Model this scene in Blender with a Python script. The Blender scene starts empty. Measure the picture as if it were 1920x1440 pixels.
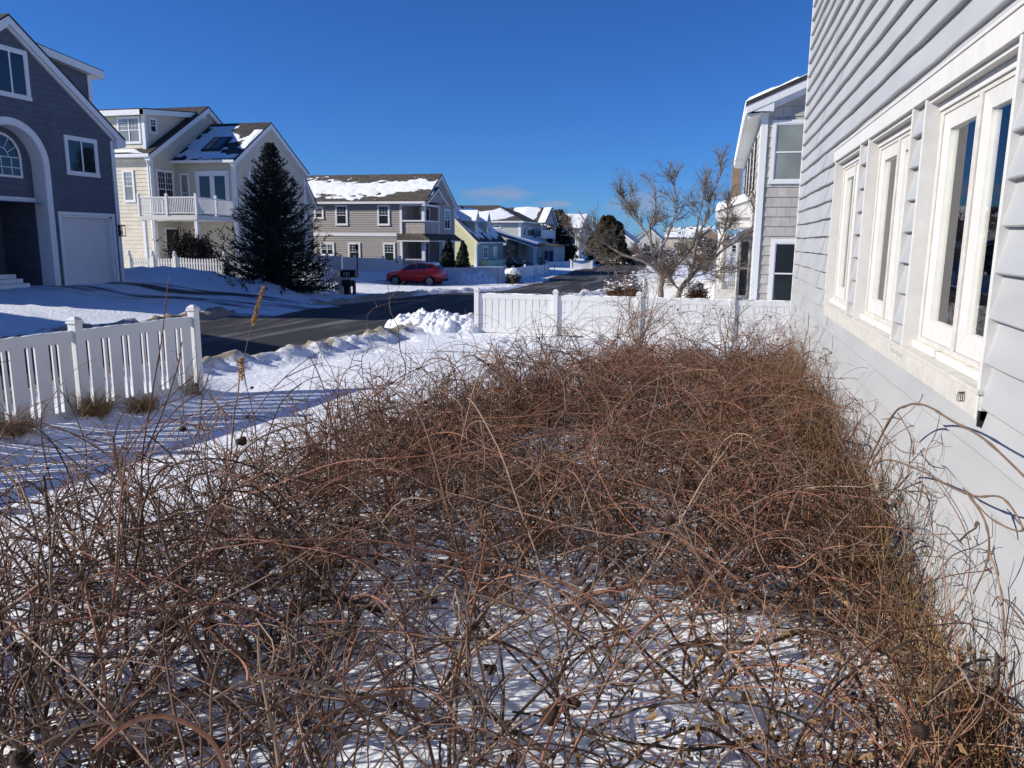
import bpy, bmesh, math, random
import numpy as np
from mathutils import Vector, Matrix
random.seed(7); rng = np.random.default_rng(7)
SC = bpy.context.scene; COL = SC.collection
R = math.radians
# ------------------------------------------------------------------ camera
CAM_H = 2.5; PITCH = R(10.6); YAW = R(14.7); ROLL = R(0.5)
cd = bpy.data.cameras.new("Camera"); cam = bpy.data.objects.new("Camera", cd); COL.objects.link(cam)
cd.sensor_fit = 'HORIZONTAL'; cd.sensor_width = 36.0; cd.lens = 36.0*1440/1920
cd.clip_start = 0.05; cd.clip_end = 5000
fwd = Vector((-math.sin(YAW)*math.cos(PITCH), math.cos(YAW)*math.cos(PITCH), -math.sin(PITCH)))
rgt = Vector((math.cos(YAW), math.sin(YAW), 0)); up = rgt.cross(fwd)
r2 = rgt*math.cos(ROLL)+up*math.sin(ROLL); u2 = up*math.cos(ROLL)-rgt*math.sin(ROLL)
m = Matrix((r2, u2, -fwd)).transposed().to_4x4(); m.translation = Vector((0, 0, CAM_H)); cam.matrix_world = m
SC.camera = cam
# ------------------------------------------------------------------ sun, sky, exposure
SUN_EL = R(25.0); SUN_AZ = R(22.5)            # the sun stands over -X, a little behind the camera
S = Vector((-math.cos(SUN_AZ)*math.cos(SUN_EL), -math.sin(SUN_AZ)*math.cos(SUN_EL), math.sin(SUN_EL)))
ld = bpy.data.lights.new("Sun", 'SUN'); ld.energy = 5.0; ld.angle = R(0.5); ld.color = (1.0, 0.94, 0.84)
sun = bpy.data.objects.new("Sun", ld); COL.objects.link(sun)
sun.rotation_euler = S.to_track_quat('Z', 'Y').to_euler(); sun.location = S*100
W = bpy.data.worlds.new("World"); SC.world = W; W.use_nodes = True
nt = W.node_tree; nt.nodes.clear()
out = nt.nodes.new("ShaderNodeOutputWorld"); bg = nt.nodes.new("ShaderNodeBackground")
sky = nt.nodes.new("ShaderNodeTexSky"); sky.sky_type = 'NISHITA'; sky.sun_disc = False
sky.sun_elevation = SUN_EL; sky.sun_rotation = math.atan2(S.x, S.y)
sky.altitude = 1500; sky.air_density = 1.0; sky.dust_density = 0.2; sky.ozone_density = 8.0
bg.inputs['Strength'].default_value = 0.068
# a few thin clouds low over the end of the street, part of the sky
tc = nt.nodes.new("ShaderNodeTexCoord")
L = nt.links.new; masks = []
mp = nt.nodes.new("ShaderNodeMapping"); mp.inputs['Scale'].default_value = (30, 30, 130)
nz = nt.nodes.new("ShaderNodeTexNoise"); nz.inputs['Scale'].default_value = 1.0; nz.inputs['Detail'].default_value = 5
L(tc.outputs['Generated'], mp.inputs['Vector']); L(mp.outputs[0], nz.inputs['Vector'])
for cx, cz, sx, sz in ((-0.273, 0.0585, 0.034, 0.0085), (-0.205, 0.0455, 0.020, 0.0035), (-0.095, 0.046, 0.030, 0.014)):
    q = nt.nodes.new("ShaderNodeMapping"); q.vector_type = 'POINT'; q.inputs['Location'].default_value = (-cx/sx, 0, -cz/sz); q.inputs['Scale'].default_value = (1/sx, 0, 1/sz); L(tc.outputs['Generated'], q.inputs['Vector'])
    ln = nt.nodes.new("ShaderNodeVectorMath"); ln.operation = 'LENGTH'; L(q.outputs[0], ln.inputs[0])
    ad = nt.nodes.new("ShaderNodeMath"); ad.operation = 'MULTIPLY_ADD'; ad.inputs[1].default_value = -2.6; L(nz.outputs['Fac'], ad.inputs[0]); L(ln.outputs['Value'], ad.inputs[2])
    mr = nt.nodes.new("ShaderNodeMapRange"); mr.inputs[1].default_value = 0.1; mr.inputs[2].default_value = -1.0; L(ad.outputs[0], mr.inputs[0]); masks.append(mr)
mul = nt.nodes.new("ShaderNodeMath"); mul.operation = 'MAXIMUM'; L(masks[0].outputs[0], mul.inputs[0]); L(masks[1].outputs[0], mul.inputs[1])
mu3 = nt.nodes.new("ShaderNodeMath"); mu3.operation = 'MAXIMUM'; L(mul.outputs[0], mu3.inputs[0]); L(masks[2].outputs[0], mu3.inputs[1]); mul = mu3
mul2 = nt.nodes.new("ShaderNodeMath"); mul2.operation = 'MULTIPLY'; mul2.inputs[1].default_value = 0.5
mx = nt.nodes.new("ShaderNodeMix"); mx.data_type = 'RGBA'; mx.inputs[7].default_value = (4.2, 4.3, 5.4, 1)
L = nt.links.new
L(mul.outputs[0], mul2.inputs[0])
L(mul2.outputs[0], mx.inputs[0]); hsv = nt.nodes.new('ShaderNodeMix'); hsv.data_type = 'RGBA'; hsv.blend_type = 'MULTIPLY'; hsv.inputs[0].default_value = 1.0; hsv.inputs[7].default_value = (0.60, 0.97, 1.42, 1); L(sky.outputs[0], hsv.inputs[6]); L(hsv.outputs[2], mx.inputs[6]); L(mx.outputs[2], bg.inputs['Color']); L(bg.outputs[0], out.inputs[0])
SC.view_settings.view_transform = 'Standard'; SC.view_settings.look = 'None'
SC.view_settings.gamma = 1.0; SC.view_settings.exposure = 0.32; SC.view_settings.use_curve_mapping = False

# ------------------------------------------------------------------ materials
MATS = {}
def mat(name, col, rough=0.6, var=0.10, scale=5.0, bump=0.0, bscale=60.0, spec=0.3, metal=0.0, brick=None, stretch=None, coat=0.0, tint=False):
    if name in MATS: return MATS[name]
    m = bpy.data.materials.new(name); m.use_nodes = True; MATS[name] = m
    t = m.node_tree; N = t.nodes; K = t.links.new; b = N['Principled BSDF']
    b.inputs['Roughness'].default_value = rough; b.inputs['Metallic'].default_value = metal
    b.inputs['Specular IOR Level'].default_value = spec; b.inputs['Coat Weight'].default_value = coat
    tc = N.new("ShaderNodeTexCoord"); vec = tc.outputs['Object']
    if stretch:
        mp = N.new("ShaderNodeMapping"); mp.inputs['Scale'].default_value = stretch; K(vec, mp.inputs[0]); svec = mp.outputs[0]
    else: svec = vec
    n = N.new("ShaderNodeTexNoise"); n.inputs['Scale'].default_value = scale; n.inputs['Detail'].default_value = 5; K(svec, n.inputs['Vector'])
    mr = N.new("ShaderNodeMapRange"); mr.inputs[1].default_value = 0.25; mr.inputs[2].default_value = 0.75
    mr.inputs[3].default_value = 1-var; mr.inputs[4].default_value = 1+var; K(n.outputs['Fac'], mr.inputs[0])
    hs = N.new("ShaderNodeMix"); hs.data_type = 'RGBA'; hs.blend_type = 'MULTIPLY'; hs.inputs[0].default_value = 1.0
    hs.inputs[6].default_value = (*col, 1); K(mr.outputs[0], hs.inputs[7]); c = hs.outputs[2]
    h = None
    if brick:
        bw, bh, dv = brick
        sp = N.new("ShaderNodeSeparateXYZ"); K(vec, sp.inputs[0])
        ad = N.new("ShaderNodeMath"); K(sp.outputs[0], ad.inputs[0]); K(sp.outputs[1], ad.inputs[1])
        cb = N.new("ShaderNodeCombineXYZ"); K(ad.outputs[0], cb.inputs[0]); K(sp.outputs[2], cb.inputs[1])
        bt = N.new("ShaderNodeTexBrick"); bt.inputs['Scale'].default_value = 1.0; bt.inputs['Brick Width'].default_value = bw
        bt.inputs['Row Height'].default_value = bh; bt.inputs['Mortar Size'].default_value = 0.006; bt.inputs['Bias'].default_value = 0
        bt.inputs['Color1'].default_value = (1-dv,)*3+(1,); bt.inputs['Color2'].default_value = (1+dv,)*3+(1,); bt.inputs['Mortar'].default_value = (0.6, 0.6, 0.6, 1)
        K(cb.outputs[0], bt.inputs['Vector'])
        m2 = N.new("ShaderNodeMix"); m2.data_type = 'RGBA'; m2.blend_type = 'MULTIPLY'; m2.inputs[0].default_value = 1
        K(c, m2.inputs[6]); K(bt.outputs['Color'], m2.inputs[7]); c = m2.outputs[2]
    if tint:
        at = N.new("ShaderNodeAttribute"); at.attribute_name = 'tint'
        m3 = N.new("ShaderNodeMix"); m3.data_type = 'RGBA'; m3.blend_type = 'MULTIPLY'; m3.inputs[0].default_value = 1
        K(c, m3.inputs[6]); K(at.outputs['Color'], m3.inputs[7]); c = m3.outputs[2]
    K(c, b.inputs['Base Color'])
    if bump:
        n2 = N.new("ShaderNodeTexNoise"); n2.inputs['Scale'].default_value = bscale; n2.inputs['Detail'].default_value = 4; K(svec, n2.inputs['Vector'])
        bp = N.new("ShaderNodeBump"); bp.inputs['Strength'].default_value = bump; bp.inputs['Distance'].default_value = 0.02
        K(n2.outputs['Fac'], bp.inputs['Height']); K(bp.outputs[0], b.inputs['Normal'])
    return m
def mat_mix(name, c1, c2, scale, lo, hi, stretch=(1, 1, 1), rough=(0.7, 0.7), bump=0.4, bscale=25, c3=None, attr=None, bdist=0.03):
    """two surfaces in one sheet: c2 lies over c1 in patches"""
    if name in MATS: return MATS[name]
    m = bpy.data.materials.new(name); m.use_nodes = True; MATS[name] = m
    t = m.node_tree; N = t.nodes; K = t.links.new; b = N['Principled BSDF']; b.inputs['Specular IOR Level'].default_value = 0.25
    tc = N.new("ShaderNodeTexCoord"); mp = N.new("ShaderNodeMapping"); mp.inputs['Scale'].default_value = stretch; K(tc.outputs['Object'], mp.inputs[0])
    n = N.new("ShaderNodeTexNoise"); n.inputs['Scale'].default_value = scale; n.inputs['Detail'].default_value = 8; n.inputs['Roughness'].default_value = 0.62; K(mp.outputs[0], n.inputs['Vector'])
    f = n.outputs['Fac']
    if attr:
        at = N.new("ShaderNodeAttribute"); at.attribute_name = attr
        ad = N.new("ShaderNodeMath"); ad.operation = 'ADD'; K(f, ad.inputs[0]); K(at.outputs['Fac'], ad.inputs[1]); f = ad.outputs[0]
    mr = N.new("ShaderNodeMapRange"); mr.inputs[1].default_value = lo; mr.inputs[2].default_value = hi; K(f, mr.inputs[0])
    n3 = N.new("ShaderNodeTexNoise"); n3.inputs['Scale'].default_value = scale*7; n3.inputs['Detail'].default_value = 4; K(tc.outputs['Object'], n3.inputs['Vector'])
    v = N.new("ShaderNodeMapRange"); v.inputs[1].default_value = 0.3; v.inputs[2].default_value = 0.7; v.inputs[3].default_value = 0.8; v.inputs[4].default_value = 1.15; K(n3.outputs['Fac'], v.inputs[0])
    x = N.new("ShaderNodeMix"); x.data_type = 'RGBA'; x.inputs[6].default_value = (*c1, 1); x.inputs[7].default_value = (*c2, 1); K(mr.outputs[0], x.inputs[0])
    y = N.new("ShaderNodeMix"); y.data_type = 'RGBA'; y.blend_type = 'MULTIPLY'; y.inputs[0].default_value = 0.6; K(x.outputs[2], y.inputs[6]); K(v.outputs[0], y.inputs[7])
    K(y.outputs[2], b.inputs['Base Color'])
    rr = N.new("ShaderNodeMapRange"); rr.inputs[3].default_value = rough[0]; rr.inputs[4].default_value = rough[1]; K(mr.outputs[0], rr.inputs[0]); K(rr.outputs[0], b.inputs['Roughness'])
    n2 = N.new("ShaderNodeTexNoise"); n2.inputs['Scale'].default_value = bscale; n2.inputs['Detail'].default_value = 6; K(tc.outputs['Object'], n2.inputs['Vector'])
    bp = N.new("ShaderNodeBump"); bp.inputs['Strength'].default_value = bump; bp.inputs['Distance'].default_value = bdist
    K(n2.outputs['Fac'], bp.inputs['Height']); K(bp.outputs[0], b.inputs['Normal'])
    return m
SNOWC = (0.80, 0.83, 0.88)
m_snow = mat_mix("snow", SNOWC, (0.30, 0.25, 0.19), 3.0, 0.72, 1.0, bump=0.55, bscale=9, attr='dirt', bdist=0.05)
m_rsnow = mat("roof_snow", (0.82, 0.85, 0.88), 0.7, 0.04, 3, bump=0.5, bscale=12)
m_road = mat_mix("asphalt", (0.036, 0.036, 0.037), (0.30, 0.29, 0.28), 0.9, 0.50, 0.86, stretch=(1.6, 0.16, 1), rough=(0.75, 0.9), bump=0.35, bscale=60)
m_drive = mat_mix("drive", (0.05, 0.048, 0.048), (0.74, 0.76, 0.80), 0.55, 0.40, 0.52, stretch=(0.35, 1.6, 1), rough=(0.8, 0.7), bump=0.5, bscale=14)
m_vinyl = mat("vinyl_white", (0.70, 0.70, 0.69), 0.38, 0.04, 3, bump=0.05, bscale=30)
m_white = mat("white_paint", (0.56, 0.55, 0.53), 0.5, 0.06, 9, bump=0.10, bscale=80)
m_oldwhite = mat("aged_white", (0.52, 0.50, 0.465), 0.5, 0.12, 14, bump=0.2, bscale=90)
m_trim = mat("trim_white", (0.74, 0.75, 0.76), 0.5, 0.05, 4)
m_side = mat("pale_siding", (0.372, 0.380, 0.386), 0.45, 0.09, 1.1, bump=0.08, bscale=35, stretch=(1, 1, 3))
m_blue = mat("blue_shingle", (0.098, 0.114, 0.150), 0.7, 0.10, 2.5, bump=0.35, bscale=30, brick=(0.34, 0.215, 0.07))
m_cream = mat("cream_shingle", (0.62, 0.57, 0.46), 0.7, 0.08, 3, bump=0.2, bscale=30, brick=(0.5, 0.22, 0.06))
m_cream2 = mat("cream_clap", (0.57, 0.52, 0.415), 0.65, 0.05, 3)
m_taupe = mat("taupe_clap", (0.325, 0.30, 0.283), 0.6, 0.06, 2)
m_taupe2 = mat("taupe_shingle", (0.40, 0.36, 0.32), 0.7, 0.08, 3, brick=(0.3, 0.2, 0.08))
m_lemon = mat("lemon_clap", (0.68, 0.66, 0.40), 0.6, 0.04, 3)
m_green = mat("shade_and_door_green", (0.33, 0.40, 0.36), 0.6, 0.05, 3)  # shade on the cape's yellow walls, and a porch door
m_grey = mat("grey_clap", (0.45, 0.46, 0.44), 0.6, 0.05, 3)
m_gshin = mat("grey_shingle", (0.44, 0.42, 0.39), 0.75, 0.10, 3, bump=0.2, bscale=40, brick=(0.28, 0.30, 0.10))
m_stone = mat("fieldstone", (0.24, 0.19, 0.15), 0.8, 0.5, 4, bump=0.8, bscale=8, brick=(0.4, 0.25, 0.35))
m_brown = mat("brown_siding", (0.28, 0.21, 0.15), 0.8, 0.2, 3)
m_roof = mat("asphalt_shingle", (0.050, 0.047, 0.045), 0.85, 0.35, 6, bump=0.6, bscale=40, brick=(0.3, 0.14, 0.25))
m_roof2 = mat("brown_roof", (0.085, 0.075, 0.062), 0.85, 0.35, 6, bump=0.6, bscale=40, brick=(0.3, 0.14, 0.25))
m_pane = mat("dark_glass", (0.018, 0.024, 0.028), 0.06, 0.3, 0.8, spec=0.6)
m_blind = mat("blind_glass", (0.23, 0.26, 0.25), 0.12, 0.25, 1.2, spec=0.5)
m_door = mat("garage_white", (0.66, 0.67, 0.68), 0.5, 0.04, 2)
m_navy = mat("navy_door", (0.03, 0.045, 0.09), 0.5)
m_black = mat("black_metal", (0.012, 0.012, 0.013), 0.45, 0.2)
m_dark = mat("dark_paint", (0.03, 0.028, 0.027), 0.6, 0.2)
m_shut = mat("shutter", (0.035, 0.033, 0.032), 0.6, 0.2)
m_red = mat("red_paint", (0.62, 0.02, 0.022), 0.28, 0.06, 3, spec=0.5, coat=0.7)
m_heart = mat("red_plastic", (0.35, 0.02, 0.02), 0.5)
m_tyre = mat("rubber", (0.016, 0.016, 0.017), 0.8)
m_rim = mat("alloy", (0.62, 0.62, 0.63), 0.3, metal=0.9)
m_lampglass = mat("lamp_plastic", (0.70, 0.66, 0.66), 0.15, spec=0.6)
m_tail = mat("tail_plastic", (0.35, 0.02, 0.02), 0.15, spec=0.6)
m_ply = mat("weathered_ply", (0.33, 0.26, 0.155), 0.8, 0.3, 6, bump=0.4, bscale=30, stretch=(1, 6, 1))
m_conc = mat("concrete", (0.42, 0.41, 0.38), 0.85, 0.15, 4, bump=0.3)
m_bark = mat("grey_bark", (0.21, 0.18, 0.15), 0.85, 0.35, 9, bump=0.8, bscale=30)
m_stem = mat("bramble", (0.138, 0.094, 0.068), 0.6, 0.25, 25, bump=0.3, bscale=90, tint=True)
m_seed = mat("seed_head", (0.060, 0.036, 0.026), 0.9, 0.4, 60, bump=0.9, bscale=160)
m_leaf = mat("dead_leaf", (0.20, 0.12, 0.06), 0.8, 0.4, 30)
m_straw = mat("straw", (0.30, 0.21, 0.11), 0.7, 0.3, 20, tint=True)
m_needle = mat("spruce_needle", (0.017, 0.025, 0.021), 0.8, 0.4, 2.0, tint=True)
m_cedar = mat("cedar", (0.020, 0.024, 0.014), 0.75, 0.4, 3.0, tint=True)
m_rust = mat("rusty_twig", (0.13, 0.065, 0.035), 0.8, 0.4, 5, tint=True)
m_curtain = mat("curtain", (0.42, 0.41, 0.385), 0.9, 0.06, 2, stretch=(1, 14, 1))
m_room = mat("room_dark", (0.10, 0.10, 0.10), 0.9)
m_num = mat("number_white", (0.75, 0.75, 0.72), 0.5)
m_carblue = mat("dark_car", (0.02, 0.025, 0.05), 0.25, spec=0.5, coat=0.6)
m_skylight = mat("skylight", (0.03, 0.05, 0.06), 0.05, 0.3, 1, spec=0.6)
def glass_mat():
    m = bpy.data.materials.new("window_glass"); m.use_nodes = True; t = m.node_tree; N = t.nodes; K = t.links.new
    N.remove(N['Principled BSDF']); o = N['Material Output']
    tr = N.new("ShaderNodeBsdfTransparent"); tr.inputs[0].default_value = (0.92, 0.94, 0.94, 1)
    gl = N.new("ShaderNodeBsdfGlossy"); gl.inputs['Roughness'].default_value = 0.01; gl.inputs[0].default_value = (1, 1, 1, 1)
    nz = N.new("ShaderNodeTexNoise"); nz.inputs['Scale'].default_value = 1.3
    bp = N.new("ShaderNodeBump"); bp.inputs['Strength'].default_value = 0.02; K(nz.outputs['Fac'], bp.inputs['Height']); K(bp.outputs[0], gl.inputs['Normal'])
    fr = N.new("ShaderNodeFresnel"); fr.inputs['IOR'].default_value = 1.42
    ms = N.new("ShaderNodeMixShader"); K(fr.outputs[0], ms.inputs[0]); K(tr.outputs[0], ms.inputs[1]); K(gl.outputs[0], ms.inputs[2]); K(ms.outputs[0], o.inputs[0])
    return m
m_glass = glass_mat()

# ------------------------------------------------------------------ mesh helpers
class Fr:
    """a wall frame: origin, U along the wall, V up, N outwards"""
    def __init__(s, o, u, n, v=(0, 0, 1)): s.o = Vector(o); s.u = Vector(u); s.n = Vector(n); s.v = Vector(v)
    def p(s, u, v, n=0.0): return s.o+s.u*u+s.v*v+s.n*n
def frY(y): return Fr((0, y, 0), (1, 0, 0), (0, -1, 0))     # wall facing -Y, u = world X
def frX(x): return Fr((x, 0, 0), (0, 1, 0), (1, 0, 0))      # wall facing +X, u = world Y
def frXn(x): return Fr((x, 0, 0), (0, 1, 0), (-1, 0, 0))    # wall facing -X, u = world Y
def frYp(y): return Fr((0, y, 0), (1, 0, 0), (0, 1, 0))
XF = None      # optional map applied to points while one block of a house is built
class MB:
    def __init__(s): s.v = []; s.f = []; s.m = []; s.mats = []; s.cur = 0
    def use(s, m):
        if m not in s.mats: s.mats.append(m)
        s.cur = s.mats.index(m); return s
    def add(s, vs, fs):
        b = len(s.v); s.v += [tuple(x) for x in vs]
        for f in fs: s.f.append(tuple(b+i for i in f)); s.m.append(s.cur)
        return s
    def quad(s, *p): return s.add(p, [tuple(range(len(p)))])
    def box(s, x0, x1, y0, y1, z0, z1):
        return s.add([(x0, y0, z0), (x1, y0, z0), (x1, y1, z0), (x0, y1, z0), (x0, y0, z1), (x1, y0, z1), (x1, y1, z1), (x0, y1, z1)],
                     [(0, 3, 2, 1), (4, 5, 6, 7), (0, 1, 5, 4), (1, 2, 6, 5), (2, 3, 7, 6), (3, 0, 4, 7)])
    def fbox(s, f, u0, u1, v0, v1, n0, n1):
        P = [f.p(u, v, n) for n in (n0, n1) for u, v in ((u0, v0), (u1, v0), (u1, v1), (u0, v1))]
        return s.add(P, [(0, 3, 2, 1), (4, 5, 6, 7), (0, 1, 5, 4), (1, 2, 6, 5), (2, 3, 7, 6), (3, 0, 4, 7)])
    def prism(s, A, B):
        n = len(A); fs = [tuple(range(n)), tuple(range(2*n-1, n-1, -1))]
        fs += [(i, n+i, n+(i+1) % n, (i+1) % n) for i in range(n)]
        return s.add(list(A)+list(B), fs)
    def prx(s, prof, x0, x1): return s.prism([(x0, y, z) for y, z in prof], [(x1, y, z) for y, z in prof])
    def pry(s, prof, y0, y1): return s.prism([(x, y0, z) for x, z in prof], [(x, y1, z) for x, z in prof])
    def tube(s, pts, rad, n=8, cap=True):
        pts = [Vector(p) for p in pts]; rad = rad if isinstance(rad, (list, tuple)) else [rad]*len(pts)
        base = len(s.v); ref = Vector((0.31, 0.77, 0.55)); fs = []
        for i, p in enumerate(pts):
            t = (pts[min(i+1, len(pts)-1)]-pts[max(i-1, 0)]).normalized()
            a = t.cross(ref); a = a.normalized() if a.length > 1e-4 else t.orthogonal().normalized(); b = t.cross(a)
            for k in range(n):
                q = p+(a*math.cos(2*math.pi*k/n)+b*math.sin(2*math.pi*k/n))*rad[i]; s.v.append(tuple(q))
        for i in range(len(pts)-1):
            for k in range(n): fs.append((base+i*n+k, base+i*n+(k+1) % n, base+(i+1)*n+(k+1) % n, base+(i+1)*n+k))
        if cap: fs.append(tuple(base+k for k in range(n-1, -1, -1))); fs.append(tuple(base+(len(pts)-1)*n+k for k in range(n)))
        s.f += fs; s.m += [s.cur]*len(fs); return s
    def lathe(s, c, prof, n=16, axis='z'):
        b = len(s.v); c = Vector(c)
        for r, h in prof:
            for k in range(n):
                a = 2*math.pi*k/n; x, y = r*math.cos(a), r*math.sin(a)
                d = (x, y, h) if axis == 'z' else ((x, h, y) if axis == 'y' else (h, x, y)); s.v.append(tuple(c+Vector(d)))
        fs = [(b+i*n+k, b+i*n+(k+1) % n, b+(i+1)*n+(k+1) % n, b+(i+1)*n+k) for i in range(len(prof)-1) for k in range(n)]
        fs += [tuple(b+k for k in range(n-1, -1, -1)), tuple(b+(len(prof)-1)*n+k for k in range(n))]
        s.f += fs; s.m += [s.cur]*len(fs); return s
    def build(s, name, m=None, parent=None, smooth=False, bevel=0, fix=True):
        me = bpy.data.meshes.new(name)
        off = Vector((0, 0, 0)); p = parent
        while p is not None: off += p.location; p = p.parent
        vv = [XF(p) for p in s.v] if XF else s.v
        me.from_pydata([(x-off.x, y-off.y, z-off.z) for x, y, z in vv], [], s.f)
        if s.mats:
            for q in s.mats: me.materials.append(q)
            if len(s.mats) > 1: me.polygons.foreach_set('material_index', s.m)
        else: me.materials.append(m)
        if fix:
            bm = bmesh.new(); bm.from_mesh(me); bmesh.ops.recalc_face_normals(bm, faces=bm.faces); bm.to_mesh(me); bm.free()
        if smooth: me.polygons.foreach_set('use_smooth', [True]*len(me.polygons))
        o = bpy.data.objects.new(name, me); COL.objects.link(o)
        if parent is not None: o.parent = parent
        if bevel:
            bv = o.modifiers.new("bevel", 'BEVEL'); bv.width = bevel; bv.segments = 2; bv.limit_method = 'ANGLE'
        return o
def thing(name, label, cat, loc, group=None):
    o = bpy.data.objects.new(name, None); COL.objects.link(o); o.location = loc; o.empty_display_size = 0.3
    o['label'] = label; o['category'] = cat
    if group: o['group'] = group
    return o
def tag(o, label=None, cat=None, group=None, kind=None):
    if label: o['label'] = label
    if cat: o['category'] = cat
    if group: o['group'] = group
    if kind: o['kind'] = kind
    return o
def npmesh(name, V, F, m, parent=None, tint=None, smooth=True):
    """V (n,3), F (k,3 or 4) arrays"""
    me = bpy.data.meshes.new(name); V = np.asarray(V, dtype=np.float32); F = np.asarray(F, dtype=np.int32)
    if XF is not None: V = np.array([XF(p) for p in V], dtype=np.float32)
    if parent is not None: V = V-np.array(parent.location, dtype=np.float32)
    k = F.shape[1]
    me.vertices.add(len(V)); me.vertices.foreach_set('co', V.ravel())
    me.loops.add(F.size); me.loops.foreach_set('vertex_index', F.ravel())
    me.polygons.add(len(F)); me.polygons.foreach_set('loop_start', np.arange(0, F.size, k, dtype=np.int32))
    me.update(calc_edges=True)
    me.polygons.foreach_set('use_smooth', np.full(len(F), smooth))
    if tint is not None:
        a = me.attributes.new('tint', 'FLOAT_COLOR', 'POINT'); c = np.ones((len(V), 4), dtype=np.float32); c[:, :3] = tint; a.data.foreach_set('color', c.ravel())
    me.materials.append(m); o = bpy.data.objects.new(name, me); COL.objects.link(o)
    if parent is not None: o.parent = parent
    return o
# noise ------------------------------------------------------------
def vnoise(x, y, seed=0):
    xi = np.floor(x).astype(np.int64); yi = np.floor(y).astype(np.int64); fx = x-xi; fy = y-yi
    fx = fx*fx*(3-2*fx); fy = fy*fy*(3-2*fy)
    def h(i, j):
        n = (i*374761393+j*668265263+seed*1442695041) & 0x7fffffff; n = ((n ^ (n >> 13))*1274126177) & 0x7fffffff
        return ((n ^ (n >> 16)) & 0xffff)/65535.0
    a, b, c, d = h(xi, yi), h(xi+1, yi), h(xi, yi+1), h(xi+1, yi+1)
    return (a*(1-fx)+b*fx)*(1-fy)+(c*(1-fx)+d*fx)*fy
def fbm(x, y, o=4, seed=0):
    r = 0; a = 0.5; t = 0
    for i in range(o): r = r+a*vnoise(x*2**i+i*17.3, y*2**i-i*9.1, seed+i); t += a; a *= 0.5
    return r/t-0.5
def billow(x, y, o=4, seed=0):
    r = 0; a = 0.5; t = 0
    for i in range(o): r = r+a*np.abs(vnoise(x*2**i+i*7.3, y*2**i-i*3.1, seed+i)*2-1); t += a; a *= 0.55
    return r/t
def sstep(a, b, x): t = np.clip((x-a)/(b-a), 0, 1); return t*t*(3-2*t)

# ------------------------------------------------------------------ ground
CTRL = np.array([(0, 5, 0), (-4, 12, 0), (-8.5, 9, 0), (0, 20, 0), (-6, 20, 0), (-9.8, 14, -.08), (-9, 25, -.15), (-13, 20, -.12), (-13, 30, -.18),
    (-24, 24, .66), (-24, 28, .66), (-30, 24, .7), (-20, 25, .28), (-30, 38, .7), (-28, 42, .5), (-28, 33, .45), (-20, 33, .12), (-17.2, 33.5, -.1), (-23, 56, .25), (-28, 57, .2), (-20, 48.5, -.42),
    (-16, 49, -.42), (-12, 47, -.2), (-8, 50, -.2), (-21, 68, .1), (-19, 80, 0), (-8, 80, -.15), (-12, 60, -.2), (-8, 130, 0), (5, 40, .2), (4, 26, .3), (-1.5, 27, .2), (6, 60, 0), (0, 0, 0), (-60, 40, .6), (-20, 120, 0), (40, 40, 0), (-8, 400, 0), (-9.9, 41, -.2), (-14, 14, -.05), (-16, 10, 0)], dtype=float)
def zb(x, y):
    x = np.asarray(x, float); y = np.asarray(y, float); num = np.zeros_like(x*y+0.0); den = np.zeros_like(num)
    for cx, cy, cz in CTRL:
        w = 1.0/((x-cx)**2+(y-cy)**2+3.0)**2; num = num+w*cz; den = den+w
    return num/den
NX = ([-60, 13, 15, 19, 24, 41, 58, 85, 160, 600], [-10.6, -9.95, -9.15, -8.65, -8.0, -5.8, -6.1, -7.6, -9.6, -16])
FX = ([-60, 20, 26, 31.5, 36, 41, 50, 60, 81, 160, 600], [-17, -15.7, -15.1, -14.4, -12.9, -11.1, -11.3, -11.8, -12.1, -14.4, -21])
def road_in(x, y): return np.minimum(np.interp(y, *NX)-x, x-np.interp(y, *FX))
def boxin(x, y, x0, x1, y0, y1): return np.minimum(np.minimum(x-x0, x1-x), np.minimum(y-y0, y1-y))
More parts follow.
